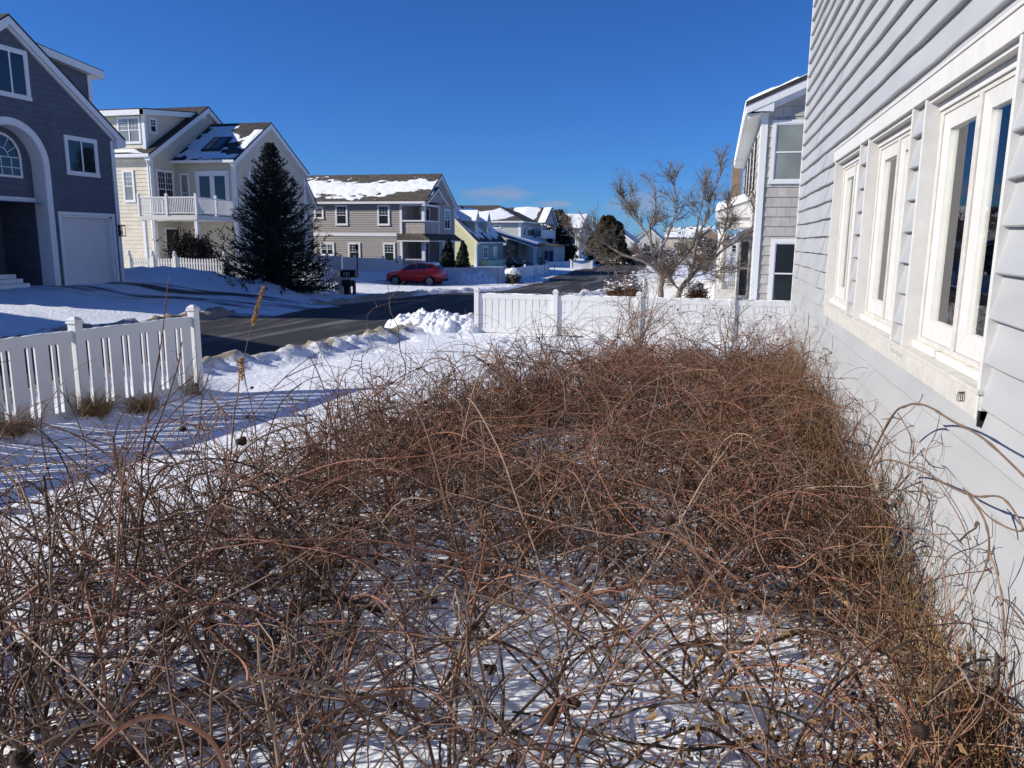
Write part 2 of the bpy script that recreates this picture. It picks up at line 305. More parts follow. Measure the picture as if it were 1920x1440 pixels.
def zg(x, y):
    """snow surface"""
    x = np.asarray(x, float); y = np.asarray(y, float)
    r = road_in(x, y); n = fbm(x*.9, y*.9, 3, 5)*0.5; far = sstep(60, 110, y)
    dv = np.maximum(boxin(x, y, -23.8, -14.8, 22.4, 27.6), boxin(x, y, -22.5, -11.2, 45.6, 50.2))
    clear = np.maximum(sstep(-0.12, 0.25, r+n*0.7), 0.75*sstep(-0.2, 0.5, dv+n))
    z = zb(x, y)
    z = z+0.10*fbm(x*.25, y*.25, 3, 1)*(1-clear)+0.035*(1-.75*sstep(-9.2, -8, x)*sstep(-3.8, -4.8, x)*sstep(12.5, 11, y))*fbm(x*1.1, y*1.1, 4, 2)*(1-clear)+0.016*(1-.8*sstep(-9.2, -8, x)*sstep(-3.8, -4.8, x)*sstep(12.5, 11, y))*fbm(x*1.3+y*.5, y*4.5-x*1.2, 4, 41)*(1-clear)
    near = sstep(60, 30, y)
    bl = .7*billow(x*2.9, y*2.9, 4, 9)+.4*billow(x*.7, y*.6, 3, 12)
    d = -r
    side = np.where(x > np.interp(y, *NX), 1.35, 1.1)
    z = z+(1-clear)*near*side*np.exp(-((d-0.45)/0.42)**2)*(0.06+0.30*bl)
    z = z+(1-clear)*near*sstep(2.6, 0.6, d)*0.06*(bl-.3)
    # drifts: ploughed bank before the spruce and the picket fence, drift along the near fence
    bank = np.exp(-((y-30.3+0.10*(x+24))/1.3)**2)*sstep(-28.5, -26.5, x)*sstep(-16.2, -19.5, x)
    z = z+bank*(0.42+0.35*billow(x*1.1, y*1.1, 4, 21))*(1-clear)
    z = z+0.16*np.exp(-((x+8.9)/1.1)**2)*sstep(13, 10.5, y)*(0.8+0.8*fbm(x*.8, y*.5, 3, 4))
    z = z-0.07*np.exp(-((x+7.6)/0.5)**2)*sstep(12, 10, y)
    z = z+sstep(-3.5, 1.4, x)*sstep(20, 12, y)*0.05
    # a few footprints and lumps in the yard
    soft = 1-.8*sstep(-9.2, -8, x)*sstep(-3.8, -4.8, x)*sstep(12.5, 11, y)
    z = z-0.055*soft*sstep(.68, .80, vnoise(x*2.6, y*2.1, 33))*(1-clear)*near*sstep(.35, .6, vnoise(x*.35, y*.35, 34))+.05*sstep(.72, .9, vnoise(x*5.2, y*4.7, 37))*sstep(.5, .7, vnoise(x*.5, y*.5, 38))*near*(1-clear)
    # kept low under the cleared surfaces
    return z-clear*(0.06+0.12*far)
def grid_sheet(name, xs, ys, zf, m, keep=None, attr=None):
    X, Y = np.meshgrid(xs, ys); Z = zf(X, Y); V = np.stack([X, Y, Z], -1).reshape(-1, 3); nx = len(xs)
    i = np.arange(len(ys)-1)[:, None]*nx+np.arange(nx-1)[None, :]; F = np.stack([i, i+1, i+nx+1, i+nx], -1).reshape(-1, 4)
    if keep is not None:
        cx = (X[:-1, :-1]+X[1:, 1:])/2; cy = (Y[:-1, :-1]+Y[1:, 1:])/2; F = F[keep(cx, cy).ravel()]
    o = npmesh(name, V, F, m)
    if attr:
        a = o.data.attributes.new(attr[0], 'FLOAT', 'POINT'); a.data.foreach_set('value', attr[1](X, Y).astype(np.float32).ravel())
    return o
xs = np.concatenate([-36-np.geomspace(1, 900, 24)[::-1], np.arange(-36, -18, .4), np.arange(-18, -11, .14), np.arange(-11, 2, .08), np.arange(2, 9, .35), 9+np.geomspace(.5, 900, 24)])
ys = np.concatenate([np.arange(-30, 0, 2.), np.arange(0, 24, .08), np.arange(24, 56, .2), np.arange(56, 140, .8), 140+np.geomspace(1, 2200, 30)])
def dirt(x, y):
    r = -road_in(x, y); return 0.62*np.exp(-((r-.15)/0.55)**2)*sstep(45, 25, y)*(0.35+1.0*vnoise(x*1.3, y*.7, 3))+0.26*np.exp(-((x+8.2)/.25)**2)*sstep(11, 10, y)+0.10*np.exp(-(r/1.3)**2)
snow = grid_sheet("snow_ground", xs, ys, zg, m_snow, attr=('dirt', dirt)); tag(snow, kind='structure')
# road: a ribbon that follows the ground
yy = np.concatenate([np.arange(-30, 60, .6), np.arange(60, 200, 2.), np.arange(200, 600, 15.)]); T = np.linspace(-.06, 1.06, 14)
xn = np.interp(yy, *NX)[:, None]; xf = np.interp(yy, *FX)[:, None]; RX = xf+(xn-xf)*T[None, :]; RY = np.repeat(yy[:, None], 14, 1)
RZ = zb(RX, RY)+0.015*np.sin(np.pi*T)[None, :]; i = np.arange(len(yy)-1)[:, None]*14+np.arange(13)[None, :]
road = npmesh("road", np.stack([RX, RY, RZ], -1).reshape(-1, 3), np.stack([i, i+1, i+15, i+14], -1).reshape(-1, 4), m_road); tag(road, kind='structure')
def drv(nm, x0, x1, y0, y1):
    o = grid_sheet(nm, np.arange(x0, x1, .3), np.arange(y0, y1, .3), lambda x, y: zb(x, y)+0.012+0.03*fbm(x*.5, y*2.2, 3, 8), m_drive); tag(o, kind='structure')
drv("driveway", -24.1, -14.2, 22.2, 27.9); drv("driveway", -22.8, -11.0, 45.4, 50.4)
def gz(x, y): return float(zg(np.array([x]), np.array([y]))[0])

# ------------------------------------------------------------------ building helpers
def lap(mb, f, iv, z0, z1, ex, lip=0.018, off=0.0):
    """courses of overlapping boards; iv(z) -> [(u0,u1),...]"""
    k = max(1, round((z1-z0)/ex)); e = (z1-z0)/k
    for i in range(k):
        a, b = z0+i*e, z0+(i+1)*e; A, B = iv(a+1e-4), iv(b-1e-4)
        if len(A) != len(B): A = B = iv((a+b)/2)
        for (l0, r0), (l1, r1) in zip(A, B):
            if r0-l0 < 0.01 and r1-l1 < 0.01: continue
            mb.add([f.p(l0, a, lip+off), f.p(r0, a, lip+off), f.p(r1, b, 0.002+off), f.p(l1, b, 0.002+off), f.p(l0, a, off-.01), f.p(r0, a, off-.01)], [(0, 1, 2, 3), (4, 5, 1, 0)])
def rect(u0, u1, holes=()):
    def g(z):
        L = [(u0, u1)]
        for a, b, c, d in holes:
            if c < z < d:
                N = []
                for l, r in L:
                    if b <= l or a >= r: N.append((l, r)); continue
                    if a > l: N.append((l, a))
                    if b < r: N.append((b, r))
                L = N
        return L
    return g
def gable(u0, u1, ze, ua, za, zr=None):
    zr = ze if zr is None else zr
    def g(z):
        l = u0 if z <= ze else u0+(ua-u0)*(z-ze)/(za-ze); r = u1 if z <= zr else u1+(ua-u1)*(z-zr)/(za-zr)
        return [(l, r)]
    return g
def window(parent, f, u0, u1, v0, v1, mull=0, grid=(0, 0), rail=True, trim=0.09, pane=None, off=0.0, tm=None):
    """outer trim u0..u1 x v0..v1, sash rails, muntins; the glass is a sub-part"""
    mb = MB(); t = trim; a, b = off-0.02, off+0.055
    mb.fbox(f, u0, u1, v1-t, v1, a, b).fbox(f, u0-.02, u1+.02, v0, v0+t, a, b+.015).fbox(f, u0, u0+t, v0+t, v1-t, a, b).fbox(f, u1-t, u1, v0+t, v1-t, a, b)
    iu0, iu1, iv0, iv1 = u0+t, u1-t, v0+t, v1-t; s = 0.035
    n = mull+1; w = (iu1-iu0)/n
    for k in range(n):
        x0, x1 = iu0+k*w, iu0+(k+1)*w
        if k: mb.fbox(f, x0-.035, x0+.035, iv0, iv1, a, off+.05)
        mb.fbox(f, x0, x0+s, iv0, iv1, a, off+.042).fbox(f, x1-s, x1, iv0, iv1, a, off+.042).fbox(f, x0+s, x1-s, iv1-s, iv1, a, off+.042).fbox(f, x0+s, x1-s, iv0, iv0+s, a, off+.042)
        vm = (iv0+iv1)/2
        if rail: mb.fbox(f, x0+s, x1-s, vm-.022, vm+.022, a, off+.044)
        lo = vm if rail else iv0
        gx, gy = grid
        for q in range(1, gx): xx = x0+s+(x1-x0-2*s)*q/gx; mb.fbox(f, xx-.009, xx+.009, lo+.02, iv1-s, a, off+.036)
        for q in range(1, gy): zz = lo+(iv1-lo)*q/gy; mb.fbox(f, x0+s, x1-s, zz-.009, zz+.009, a, off+.037)
    fo = mb.build("window", tm or m_trim, parent)
    MB().quad(f.p(iu0, iv0, off+.028), f.p(iu1, iv0, off+.028), f.p(iu1, iv1, off+.028), f.p(iu0, iv1, off+.028)).build("pane", pane or m_pane, fo, fix=False)
    return fo
def roof_snow(parent, P0, U, V, nu, nv, fn, h=0.05, name="roof_snow", rim=0):
    """snow lying on a roof plane: P0 corner, U and V the sides; fn(s,t) > 0 where snow lies"""
    P0, U, V = np.array(P0, float), np.array(U, float), np.array(V, float); n = np.cross(U, V); n /= np.linalg.norm(n)
    if n[2] < 0: n = -n
    s, t = np.meshgrid(np.linspace(0, 1, nu), np.linspace(0, 1, nv)); q = fn(s, t)
    if rim: q = np.minimum(q, np.minimum(np.minimum(s, 1-s)*np.linalg.norm(U), np.minimum(t, 1-t)*np.linalg.norm(V))*rim)
    hh = np.clip(q*4, -0.35, 1)*h
    Vv = P0+s[..., None]*U+t[..., None]*V+n*(hh[..., None]+.006); i = np.arange(nv-1)[:, None]*nu+np.arange(nu-1)[None, :]
    F = np.stack([i, i+1, i+nu+1, i+nu], -1).reshape(-1, 4); c = np.maximum.reduce([q[:-1, :-1], q[1:, :-1], q[:-1, 1:], q[1:, 1:]]).ravel(); F = F[c > -0.05]
    if len(F) == 0: return
    used = np.unique(F); mp = np.full(nu*nv, -1); mp[used] = np.arange(len(used))
    return npmesh(name, Vv.reshape(-1, 3)[used], mp[F], m_rsnow, parent)
def chev(y0, ze, ya, za, y1, zr, t):
    return [(y0, ze-t), (y0, ze), (ya, za), (y1, zr), (y1, zr-t), (ya, za-t)]

# ================================================================== the white-sided house beside the camera
WX = 1.4; EX = 0.2292; ZK = 2.355
house = thing("white_house", "pale grey lap sided house wall with three paired white casement windows", "house", (WX, 8, 0))
fN = frXn(WX); WINS = [(4.40, 6.16), (6.54, 8.30), (8.74, 10.50)]; Z0W, Z1W = 1.76, 3.50
hol = [(a, b, Z0W-.03, Z1W) for a, b in WINS]
mb = MB(); prof = [(0.0, -0.006), (0.0, 0.040), (0.035, 0.046), (0.14, 0.042), (0.45, 0.025), (0.8, 0.008), (1.0, 0.003)]
def wob(u, z): return 0.0035*math.sin(u*1.7+z*5.1)+0.0028*math.sin(u*3.9-z*2.3+1.0)+0.002*math.sin(u*7.7+z*9)
for k in range(-9, 28):
    a, b = ZK+k*EX, ZK+(k+1)*EX
    runs = []
    for l, r in rect(-4.0, 15.06, hol)((a+b)/2):
        if r-l > 4:
            cu = [l]+sorted(l+(r-l)*(q+.25+.5*random.random())/3 for q in range(3))+[r]; runs += [(cu[q], cu[q+1], .0035*(q % 2)) for q in range(4)]
        else: runs.append((l, r, 0))
    for l, r, dn in runs:
        n = max(2, int((r-l)/0.22)); base = []
        for j in range(n+1):
            u = l+(r-l)*j/n; da, db = wob(u, a), wob(u, b)
            base.append([fN.p(u, a+da+(b+db-a-da)*t, h+dn+0.004*math.sin(u*2.1+k*1.9)*(t < .9)) for t, h in prof])
        V = [p for row in base for p in row]; q = len(prof)
        mb.add(V, [(j*q+i, (j+1)*q+i, (j+1)*q+i+1, j*q+i+1) for j in range(n) for i in range(q-1)])
o = mb.build("siding", m_side, house, smooth=True); o.data.set_sharp_from_angle(angle=R(35))
# wall body pierced at the windows
mb = MB()
for l, r, a, b in [(-4, 15.1, -.3, Z0W), (-4, 15.1, Z1W, 8.9), (-4, WINS[0][0], Z0W, Z1W), (WINS[0][1], WINS[1][0], Z0W, Z1W), (WINS[1][1], WINS[2][0], Z0W, Z1W), (WINS[2][1], 15.1, Z0W, Z1W)]:
    mb.fbox(fN, l, r, a, b, -.14, -.012)
mb.box(WX+.2, 9, 15.0, 15.1, -.3, 8.9).box(8.9, 9, -4, 15.0, -.3, 8.9).box(WX+.2, 9, -4.1, -4, -.3, 8.9)
mb.build("wall", m_side, house)
MB().pry([(WX-.35, 8.86), (WX-.35, 9.0), (5.2, 11.4), (9.3, 9.0), (9.3, 8.86)], -4.3, 15.4).build("roof", m_roof, house)
MB().fbox(fN, 15.0, 15.13, 0.05, 8.86, -.012, .042).box(WX-.04, WX+.1, 15.1, 15.14, .05, 8.86).build("corner_board", m_white, house, bevel=.004)
MB().fbox(fN, 4.2, 10.62, 3.485, 3.615, -.01, .064).fbox(fN, 4.2, 10.62, 3.618, 3.64, -.01, .072).build("head_board", m_white, house, bevel=.004)
mb = MB().fbox(fN, 4.36, 10.56, 1.60, 1.735, -.01, .046).fbox(fN, 4.36, 10.56, 1.737, 1.762, -.12, .070).build("sill_board", m_oldwhite, house, bevel=.004)
m_stain = mat_mix("stained_sill", (0.72, 0.69, 0.62), (0.20, 0.15, 0.09), 5, 0.56, 0.72, stretch=(1, 1.5, 1), bump=0.3, bscale=70)
for wi, (a, b) in enumerate(WINS):
    mb = MB(); d = -.115
    # projecting side strips, the near one runs lower
    mb.use(m_white)
    mb.fbox(fN, b-.012, b+.022, Z0W, Z1W-.001, d, .056).fbox(fN, a-.022, a+.012, Z0W-(.16 if wi == 0 else .04), Z1W-.001, d, .058)
    mb.fbox(fN, a+.012, b-.012, Z1W-.045, Z1W-.002, d, .030).fbox(fN, a+.012, b-.012, Z1W-.10, Z1W-.046, d, -.03)
    mb.use(m_stain).fbox(fN, a+.012, b-.012, Z0W+.003, Z0W+.05, d, -.012)
    mb.use(m_oldwhite)
    F0, F1 = a+.05, b-.05; zb0, zt = Z0W+.05, Z1W-.10
    mb.fbox(fN, F0-.038, F0+.03, zb0, zt, d, -.045).fbox(fN, F1-.03, F1+.038, zb0, zt, d, -.045).fbox(fN, F0, F1, zt-.03, zt-.001, d, -.046).fbox(fN, F0, F1, zb0+.001, zb0+.035, d, -.046)
    mid = (a+b)/2; mb.fbox(fN, mid-.026, mid+.026, zb0+.035, zt-.03, d, -.040)
    w = mb.build("window", None, house, bevel=.004)
    for s0, s1 in ((F0+.03, mid-.026), (mid+.026, F1-.03)):
        st = .105; v0, v1 = zb0+.036, zt-.031; s0 += .003; s1 -= .003
        sm = MB(); n0, n1 = -.10, -.055
        O = [(s0, v0), (s1, v0), (s1, v1), (s0, v1)]; I = [(s0+st, v0+st+.02), (s1-st, v0+st+.02), (s1-st, v1-st), (s0+st, v1-st)]
        for q in range(4):    # mitred members, chamfered to the glass
            e = (q+1) % 4; P = [fN.p(*O[q], n1), fN.p(*O[e], n1), fN.p(*I[e], n1-.012), fN.p(*I[q], n1-.012)]; B = [fN.p(*O[q], n0), fN.p(*O[e], n0), fN.p(*I[e], n0), fN.p(*I[q], n0)]
            sm.prism(P, B)
        sm.build("sash", m_white, w, bevel=.003)
        MB().fbox(fN, I[0][0]-.01, I[1][0]+.01, I[0][1]-.01, I[2][1]+.01, -.092, -.084).build("pane", m_glass, w)
    # curtain folds and a dim room behind
    cp = [fN.p(a+.02+(b-a-.04)*j/90, 0, -.132-.012*math.sin(j*.95)-.006*math.sin(j*.41)) for j in range(91)]
    cm = MB()
    for j in range(len(cp)-1):
        p, q = cp[j], cp[j+1]
        if (q-p).length > .08: continue
        cm.quad((p.x, p.y, 1.62), (q.x, q.y, 1.62), (q.x, q.y, 3.55), (p.x, p.y, 3.55))
    cm.build("curtain", m_curtain, w, smooth=True)
MB().box(WX+1.9, WX+1.95, 3.8, 11, .8, 4.2).box(WX+.15, WX+1.9, 3.8, 11, .75, .8).box(WX+.15, WX+1.9, 3.8, 11, 4.2, 4.25).box(WX+.15, WX+1.9, 3.75, 3.8, .8, 4.2).build("room", m_room, house)
mb = MB()
for j in range(5):
    y0 = 2.2+j*2.44; mb.add([(WX-.20, y0, -.1), (WX-.20, y0+2.42, -.1), (WX-.045, y0+2.42, .30), (WX-.045, y0, .28), (WX-.185, y0, -.1), (WX-.185, y0+2.42, -.1), (WX-.03, y0+2.42, .30), (WX-.03, y0, .28)], [(0, 1, 2, 3), (7, 6, 5, 4), (0, 4, 5, 1), (1, 5, 6, 2), (2, 6, 7, 3), (3, 7, 4, 0)])
mb.build("foundation_board", m_ply, house)
MB().fbox(fN, -4, 15.1, -.3, .29, -.01, .022).build("foundation", m_conc, house)
# small squiggle on the sill board
sp = [fN.p(4.62+.09*t/20+.028*math.sin(t*.9), 1.68+.028*math.cos(t*.9)-.0009*t, .0495) for t in range(26)]
MB().tube(sp, .0016, 5).build("sill_squiggle", m_stem, house)
MB().fbox(fN, 4.36, 4.378, 1.57, 1.655, .0, .05).build("gap_strip", m_black, house)

# ================================================================== vinyl fences of the yard
def cap(mb, x, y, z, s):
    h = s*.5
    for a, b, c, d in ((h*1.28, h*1.28, 0, .022), (h*1.10, h*1.10, .022, .045)):
        mb.box(x-a, x+a, y-a, y+a, z+c, z+d)
    P = [(x-h*1.22, y-h*1.22, z+.045), (x+h*1.22, y-h*1.22, z+.045), (x+h*1.22, y+h*1.22, z+.045), (x-h*1.22, y+h*1.22, z+.045)]
    Q = [(x-h*.42, y-h*.42, z+.092), (x+h*.42, y-h*.42, z+.092), (x+h*.42, y+h*.42, z+.092), (x-h*.42, y+h*.42, z+.092)]
    mb.prism(P, Q); return mb
def fence_post(par, x, y, z0, z1, s, ang=0):
    o = MB().box(x-s/2, x+s/2, y-s/2, y+s/2, z0, z1).build("post", m_vinyl, par, bevel=.004)
    cap(MB(), x, y, z1, s).build("cap", m_vinyl, o, bevel=.003); return o
SN = lambda k: (lambda s, t: .30-np.abs(t-.5)*.5+.5*fbm(s*k, t*3, 3, int(k)))
# left fence, shade side to the camera
fl = thing("slatted_fence", "white vinyl fence with paired narrow gaps between boards on the left yard edge", "fence", (-8.4, 6.4, 0))
A = Vector((-8.12, 10.66, 0)); dv_ = Vector((-.11, -1, 0)).normalized(); nrm = Vector((1, -.11, 0)).normalized(); PS = 2.16
for k in range(5):
    p = A+dv_*(PS*k); fence_post(fl, p.x, p.y, -.2, 1.345, .127)
    if k == 4: break
    f = Fr(p, dv_, nrm); a, b = .0635, PS-.0635; mb = MB()
    mb.fbox(f, a, b, 1.10, 1.245, -.024, .024).fbox(f, a, b, .04, .18, -.024, .024)
    per = (b-a)/6; g = .050; nw = .045; wide = per-nw-2*g
    for j in range(6):
        u = a+g*.6+j*per; mb.fbox(f, u, u+wide, .18, 1.10, -.016, .016)
        if j < 5: mb.fbox(f, u+wide+g, u+wide+g+nw, .18, 1.10, -.016, .016)
        else: mb.fbox(f, u+wide+g, b-g*.6, .18, 1.10, -.016, .016)
    mb.build("panel", m_vinyl, fl, bevel=.002)
    e0 = f.p(a, 1.246, -.024); roof_snow(fl, e0, dv_*(b-a), nrm*.048, 60, 4, lambda s, t, k=k: .10-np.abs(t-.35)*.3+.55*fbm(s*22, t*2+k*5, 3, k), .014, "snow_cap")
# front fence, lit side to the camera
ff = thing("board_fence", "white vinyl fence of close boards across the front yard beside the house corner", "fence", (-2, 20.25, 0))
px_ = [-6.33, -4.12, -1.91, .44, 2.75, 5.05]; fy = 20.25
for k, x in enumerate(px_):
    fence_post(ff, x, fy, -.2, 1.13, .127)
    if k == 5: break
    f = Fr((0, fy, 0), (1, 0, 0), (0, -1, 0)); a, b = x+.0635, px_[k+1]-.0635; mb = MB()
    mb.fbox(f, a, b, .925, 1.06, -.024, .024).fbox(f, a, b, .0, .12, -.024, .024); n = 11; w = (b-a)/n
    for j in range(n): mb.fbox(f, a+j*w+.008, a+(j+1)*w-.008, .12, .925, -.020, .014+.0007*((j*7) % 5))
    mb.build("panel", m_vinyl, ff, bevel=.002)
    roof_snow(ff, f.p(a, 1.061, -.024), Vector((b-a, 0, 0)), Vector((0, -.048, 0)), 60, 4, lambda s, t, k=k: .16-np.abs(t-.35)*.3+.5*fbm(s*16, t*2+k*3, 3, k+9), .022, "snow_cap")

# ================================================================== ploughed snow heap by the fence end
def pile(nm, label, cx, cy, rx, ry, h, seed, step=.035):
    X = np.arange(cx-rx*1.3, cx+rx*1.3, step); Y = np.arange(cy-ry*1.3, cy+ry*1.3, step)
    def zf(x, y):
        d = ((x-cx)/rx)**2+((y-cy)/ry)**2+.5*fbm(x*1.2, y*1.2, 3, seed); e = np.clip(1-d, -.2, 1)
        ch = billow(x*3.1, y*3.1, 4, seed+3); ch2 = np.clip(1-np.abs(vnoise(x*7, y*7, seed)-.5)*3, 0, 1)
        return zb(x, y)-.12+h*np.sqrt(np.clip(e, 0, 1))*(.62+.50*ch)+.07*ch2*(e > .05)+.12*np.clip(e, -.2, 0)+.03*ch
    o = grid_sheet(nm, X, Y, zf, m_snow, keep=lambda x, y: ((x-cx)/rx)**2+((y-cy)/ry)**2 < 1.55, attr=('dirt', lambda x, y: .20*sstep(.1, -.9, (y-cy)/ry)*vnoise(x*2, y*2, 5)))
    return tag(o, label, "snow pile")
pile("snow_pile", "chunky heap of ploughed snow at the road end of the board fence", -7.55, 20.75, 1.7, 1.1, .66, 3)

# ================================================================== brambles
def grow(base, d0, length, steps, droop, jitter, upbias=0.0, keep=.6):
    """vectorised curves: base (n,3), d0 (n,3), length (n,) -> (n,steps+1,3)"""
    n = len(base); P = np.zeros((n, steps+1, 3)); P[:, 0] = base; d = d0/np.linalg.norm(d0, axis=1, keepdims=True); st = (length/steps)[:, None]
    cur = rng.normal(0, jitter*.6, (n, 3))
    for k in range(steps):
        P[:, k+1] = P[:, k]+d*st
        cur = cur*keep+rng.normal(0, jitter, (n, 3)); d = d+cur; d[:, 2] += (upbias-droop*(k+1)/steps); d /= np.linalg.norm(d, axis=1, keepdims=True)
    return P
def tubes(P, r0, r1, ns, knob=0.0):
    n, s, _ = P.shape; t = np.gradient(P, axis=1); t /= np.linalg.norm(t, axis=2, keepdims=True)+1e-9
    ref = rng.normal(size=(n, 1, 3)); a = np.cross(t, ref); a /= np.linalg.norm(a, axis=2, keepdims=True)+1e-9; b = np.cross(t, a)
    w = np.linspace(0, 1, s)[None, :, None]; rad = r0[:, None, None]*(1-w)+r1[:, None, None]*w
    if knob: rad = rad*(1+knob*(rng.random((n, s, 1)) < .3))
    ang = np.arange(ns)*2*math.pi/ns
    V = P[:, :, None, :]+rad[:, :, None, :]*(a[:, :, None, :]*np.cos(ang)[None, None, :, None]+b[:, :, None, :]*np.sin(ang)[None, None, :, None])
    i = (np.arange(n)[:, None, None]*s+np.arange(s-1)[None, :, None])*ns; k = np.arange(ns)[None, None, :]; k2 = (k+1) % ns
    F = np.stack([i+k, i+k2, i+ns+k2, i+ns+k], -1).reshape(-1, 4)
    return V.reshape(-1, 3), F
def sprout(P, per, lo, hi, spread, lmin, lmax, steps, droop, jit, up, r, tfrom=.25):
    """side shoots from curves P"""
    n, s, _ = P.shape; idx = np.repeat(np.arange(n), per); m = len(idx); t = tfrom+(1-tfrom)*rng.random(m)*.98; k = np.minimum((t*(s-1)).astype(int), s-2); f = t*(s-1)-k
    B = P[idx, k]*(1-f[:, None])+P[idx, k+1]*f[:, None]; T = P[idx, k+1]-P[idx, k]; T /= np.linalg.norm(T, axis=1, keepdims=True)+1e-9
    d = T+spread*rng.normal(size=(m, 3)); d[:, 2] += up; ln = (lmin+(lmax-lmin)*rng.random(m)**1.4)
    return grow(B, d, ln, steps, droop, jit), r*(lo+(hi-lo)*rng.random(m)), idx
class Twigs:
    def __init__(s): s.V = []; s.F = []; s.C = []; s.n = 0
    def add(s, P, r0, r1, ns, col, knob=0.0):
        V, F = tubes(P, r0, r1, ns, knob); s.V.append(V); s.F.append(F+s.n); s.n += len(V); s.C.append(np.repeat(col, P.shape[1]*ns, axis=0))
    def build(s, name, m, parent=None): return npmesh(name, np.concatenate(s.V), np.concatenate(s.F), m, parent, np.concatenate(s.C))
def tints(n, red=.35, grey=.4):
    base = np.array([1., 1., 1.])*(0.38+1.5*rng.random((n, 1))**1.25); k = rng.random(n)
    base[k < red] *= np.array([1.18, .86, .78]); base[k > 1-grey] *= np.array([1.15, 1.22, 1.28]); return np.clip(base, .2, 2.2)
def left_edge(y): return np.interp(y, [0.5, 2, 3.5, 5, 6.2, 7.2, 8.2, 9.8, 11, 14, 17], [-3.4, -4.1, -4.7, -4.5, -4.15, -4.2, -3.9, -3.2, -2.8, -2.3, -1.8])
def scatter(n, y0, y1, dens):
    P = []
    while len(P) < n:
        y = y0+(y1-y0)*rng.random(4000); x = -5+6.35*rng.random(4000); keep = (x > left_edge(y)+.35*rng.normal(size=4000)*.6) & (x < 1.28) & (rng.random(4000) < dens(x, y)); P += list(zip(x[keep], y[keep]))
    return np.array(P[:n])
tw = Twigs()
def clumps(pts, nst, hmul, r, twg, twl, lean, col, curl=.060):
    hue = np.array([1, .92, .85])+rng.normal(0, 1, (len(pts), 1))*np.array([[.02, .05, .07]]); hue = hue*(.75+.55*rng.random((len(pts), 1)))
    n = len(pts); b = np.repeat(pts, nst, axis=0); m = len(b); b = b+rng.normal(0, .07, b.shape); b[:, 0] = np.minimum(b[:, 0], 1.33)
    z = zg(b[:, 0], b[:, 1])-.05; B = np.column_stack([b, z]); az = rng.random(m)*2*math.pi; th = np.abs(rng.normal(0, lean, m))
    d = np.column_stack([np.sin(th)*np.cos(az), np.sin(th)*np.sin(az), np.cos(th)]); hm = np.repeat(hmul, nst)
    ln = hm*(0.75+.6*rng.random(m)); P = grow(B, d, ln, 16, .20, curl, .02, .80); P[:, :, 0] = np.minimum(P[:, :, 0], 1.36); P[:, :, 2] = np.maximum(P[:, :, 2], .04)
    rr = r*(.5+.9*rng.random(m)**1.5); hs = np.repeat(hue, nst, axis=0); tw.add(P, rr, rr*.45, 5, tints(m)*col*hs, .12)
    Q, rq, ix = sprout(P, twg, .34, .68, .95, .14, .62, 7, .05, .15, .10, r, .2); Q[:, :, 0] = np.minimum(Q[:, :, 0], 1.37); tw.add(Q, rq, rq*.4, 4, tints(len(Q))*col*hs[ix])
    if not twl: return P, Q
    U, ru, iu = sprout(Q, twl, .22, .40, 1.0, .04, .20, 3, .0, .18, .12, r, .15); U[:, :, 0] = np.minimum(U[:, :, 0], 1.375); tw.add(U, ru, ru*.5, 3, tints(len(U))*col*hs[ix][iu])
    return P, Q
def dmap(x, y):
    d = np.where(y < 6.3, .62, 1.0); d = d*(1-.85*np.exp(-(((x+.75)/.75)**2+((y-4.6)/.9)**2)))*(1-.6*np.exp(-(((x+.2)/.8)**2+((y-6.5)/.4)**2)))
    d = d*(1-.75*np.exp(-(((x-.25)/.5)**2+((y-3.4)/.8)**2))); return d
far_pts = scatter(285, 4.9, 16.6, lambda x, y: np.interp(y, [4.9, 6, 7.2, 9, 12, 15, 17], [.18, .42, .9, 1, .75, .45, .35])*sstep(.25, .55, vnoise(x*1.1, y*.9, 55)+.22))
hf = (.80+.45*rng.random(len(far_pts)))*np.interp(far_pts[:, 1], [6, 9, 11.5, 14, 17], [.95, 1.02, .85, .62, .5])
P1, Q1 = clumps(far_pts, 6, hf*(.75+.5*vnoise(far_pts[:, 0]*.8, far_pts[:, 1]*.7, 56)), .0094, 8, 2, .85, np.array([1.0, .92, .85]))
mid_pts = scatter(68, 3.4, 6.6, dmap); P2, Q2 = clumps(mid_pts, 6, 1.0+.6*rng.random(68), .0082, 6, 1, .80, np.array([.95, .95, .95]))
near_pts = scatter(52, 1.3, 3.6, lambda x, y: dmap(x, y)*np.where(x < -.8, 1.0, .55)); P3, Q3 = clumps(near_pts, 7, .95+.6*rng.random(52), .0085, 4, 0, .85, np.array([.92, .95, .98]))
# loose tall suckers at the left of the bed
lp = np.column_stack([-4.5+1.9*rng.random(24), 2.2+2.6*rng.random(24)]); P4, Q4 = clumps(lp, 3, 1.25+.75*rng.random(24), .0070, 5, 1, .34, np.array([.95, .9, .9]))
# dense ragged growth along the house wall
wp = np.column_stack([.85+.40*rng.random(52), 2.0+13*rng.random(52)]); P5, Q5 = clumps(wp, 5, (.55+.30*rng.random(52))*np.interp(wp[:, 1], [2, 5, 7], [.75, .9, 1.1]), .0056, 7, 3, .38, np.array([1.05, 1.0, .82]))
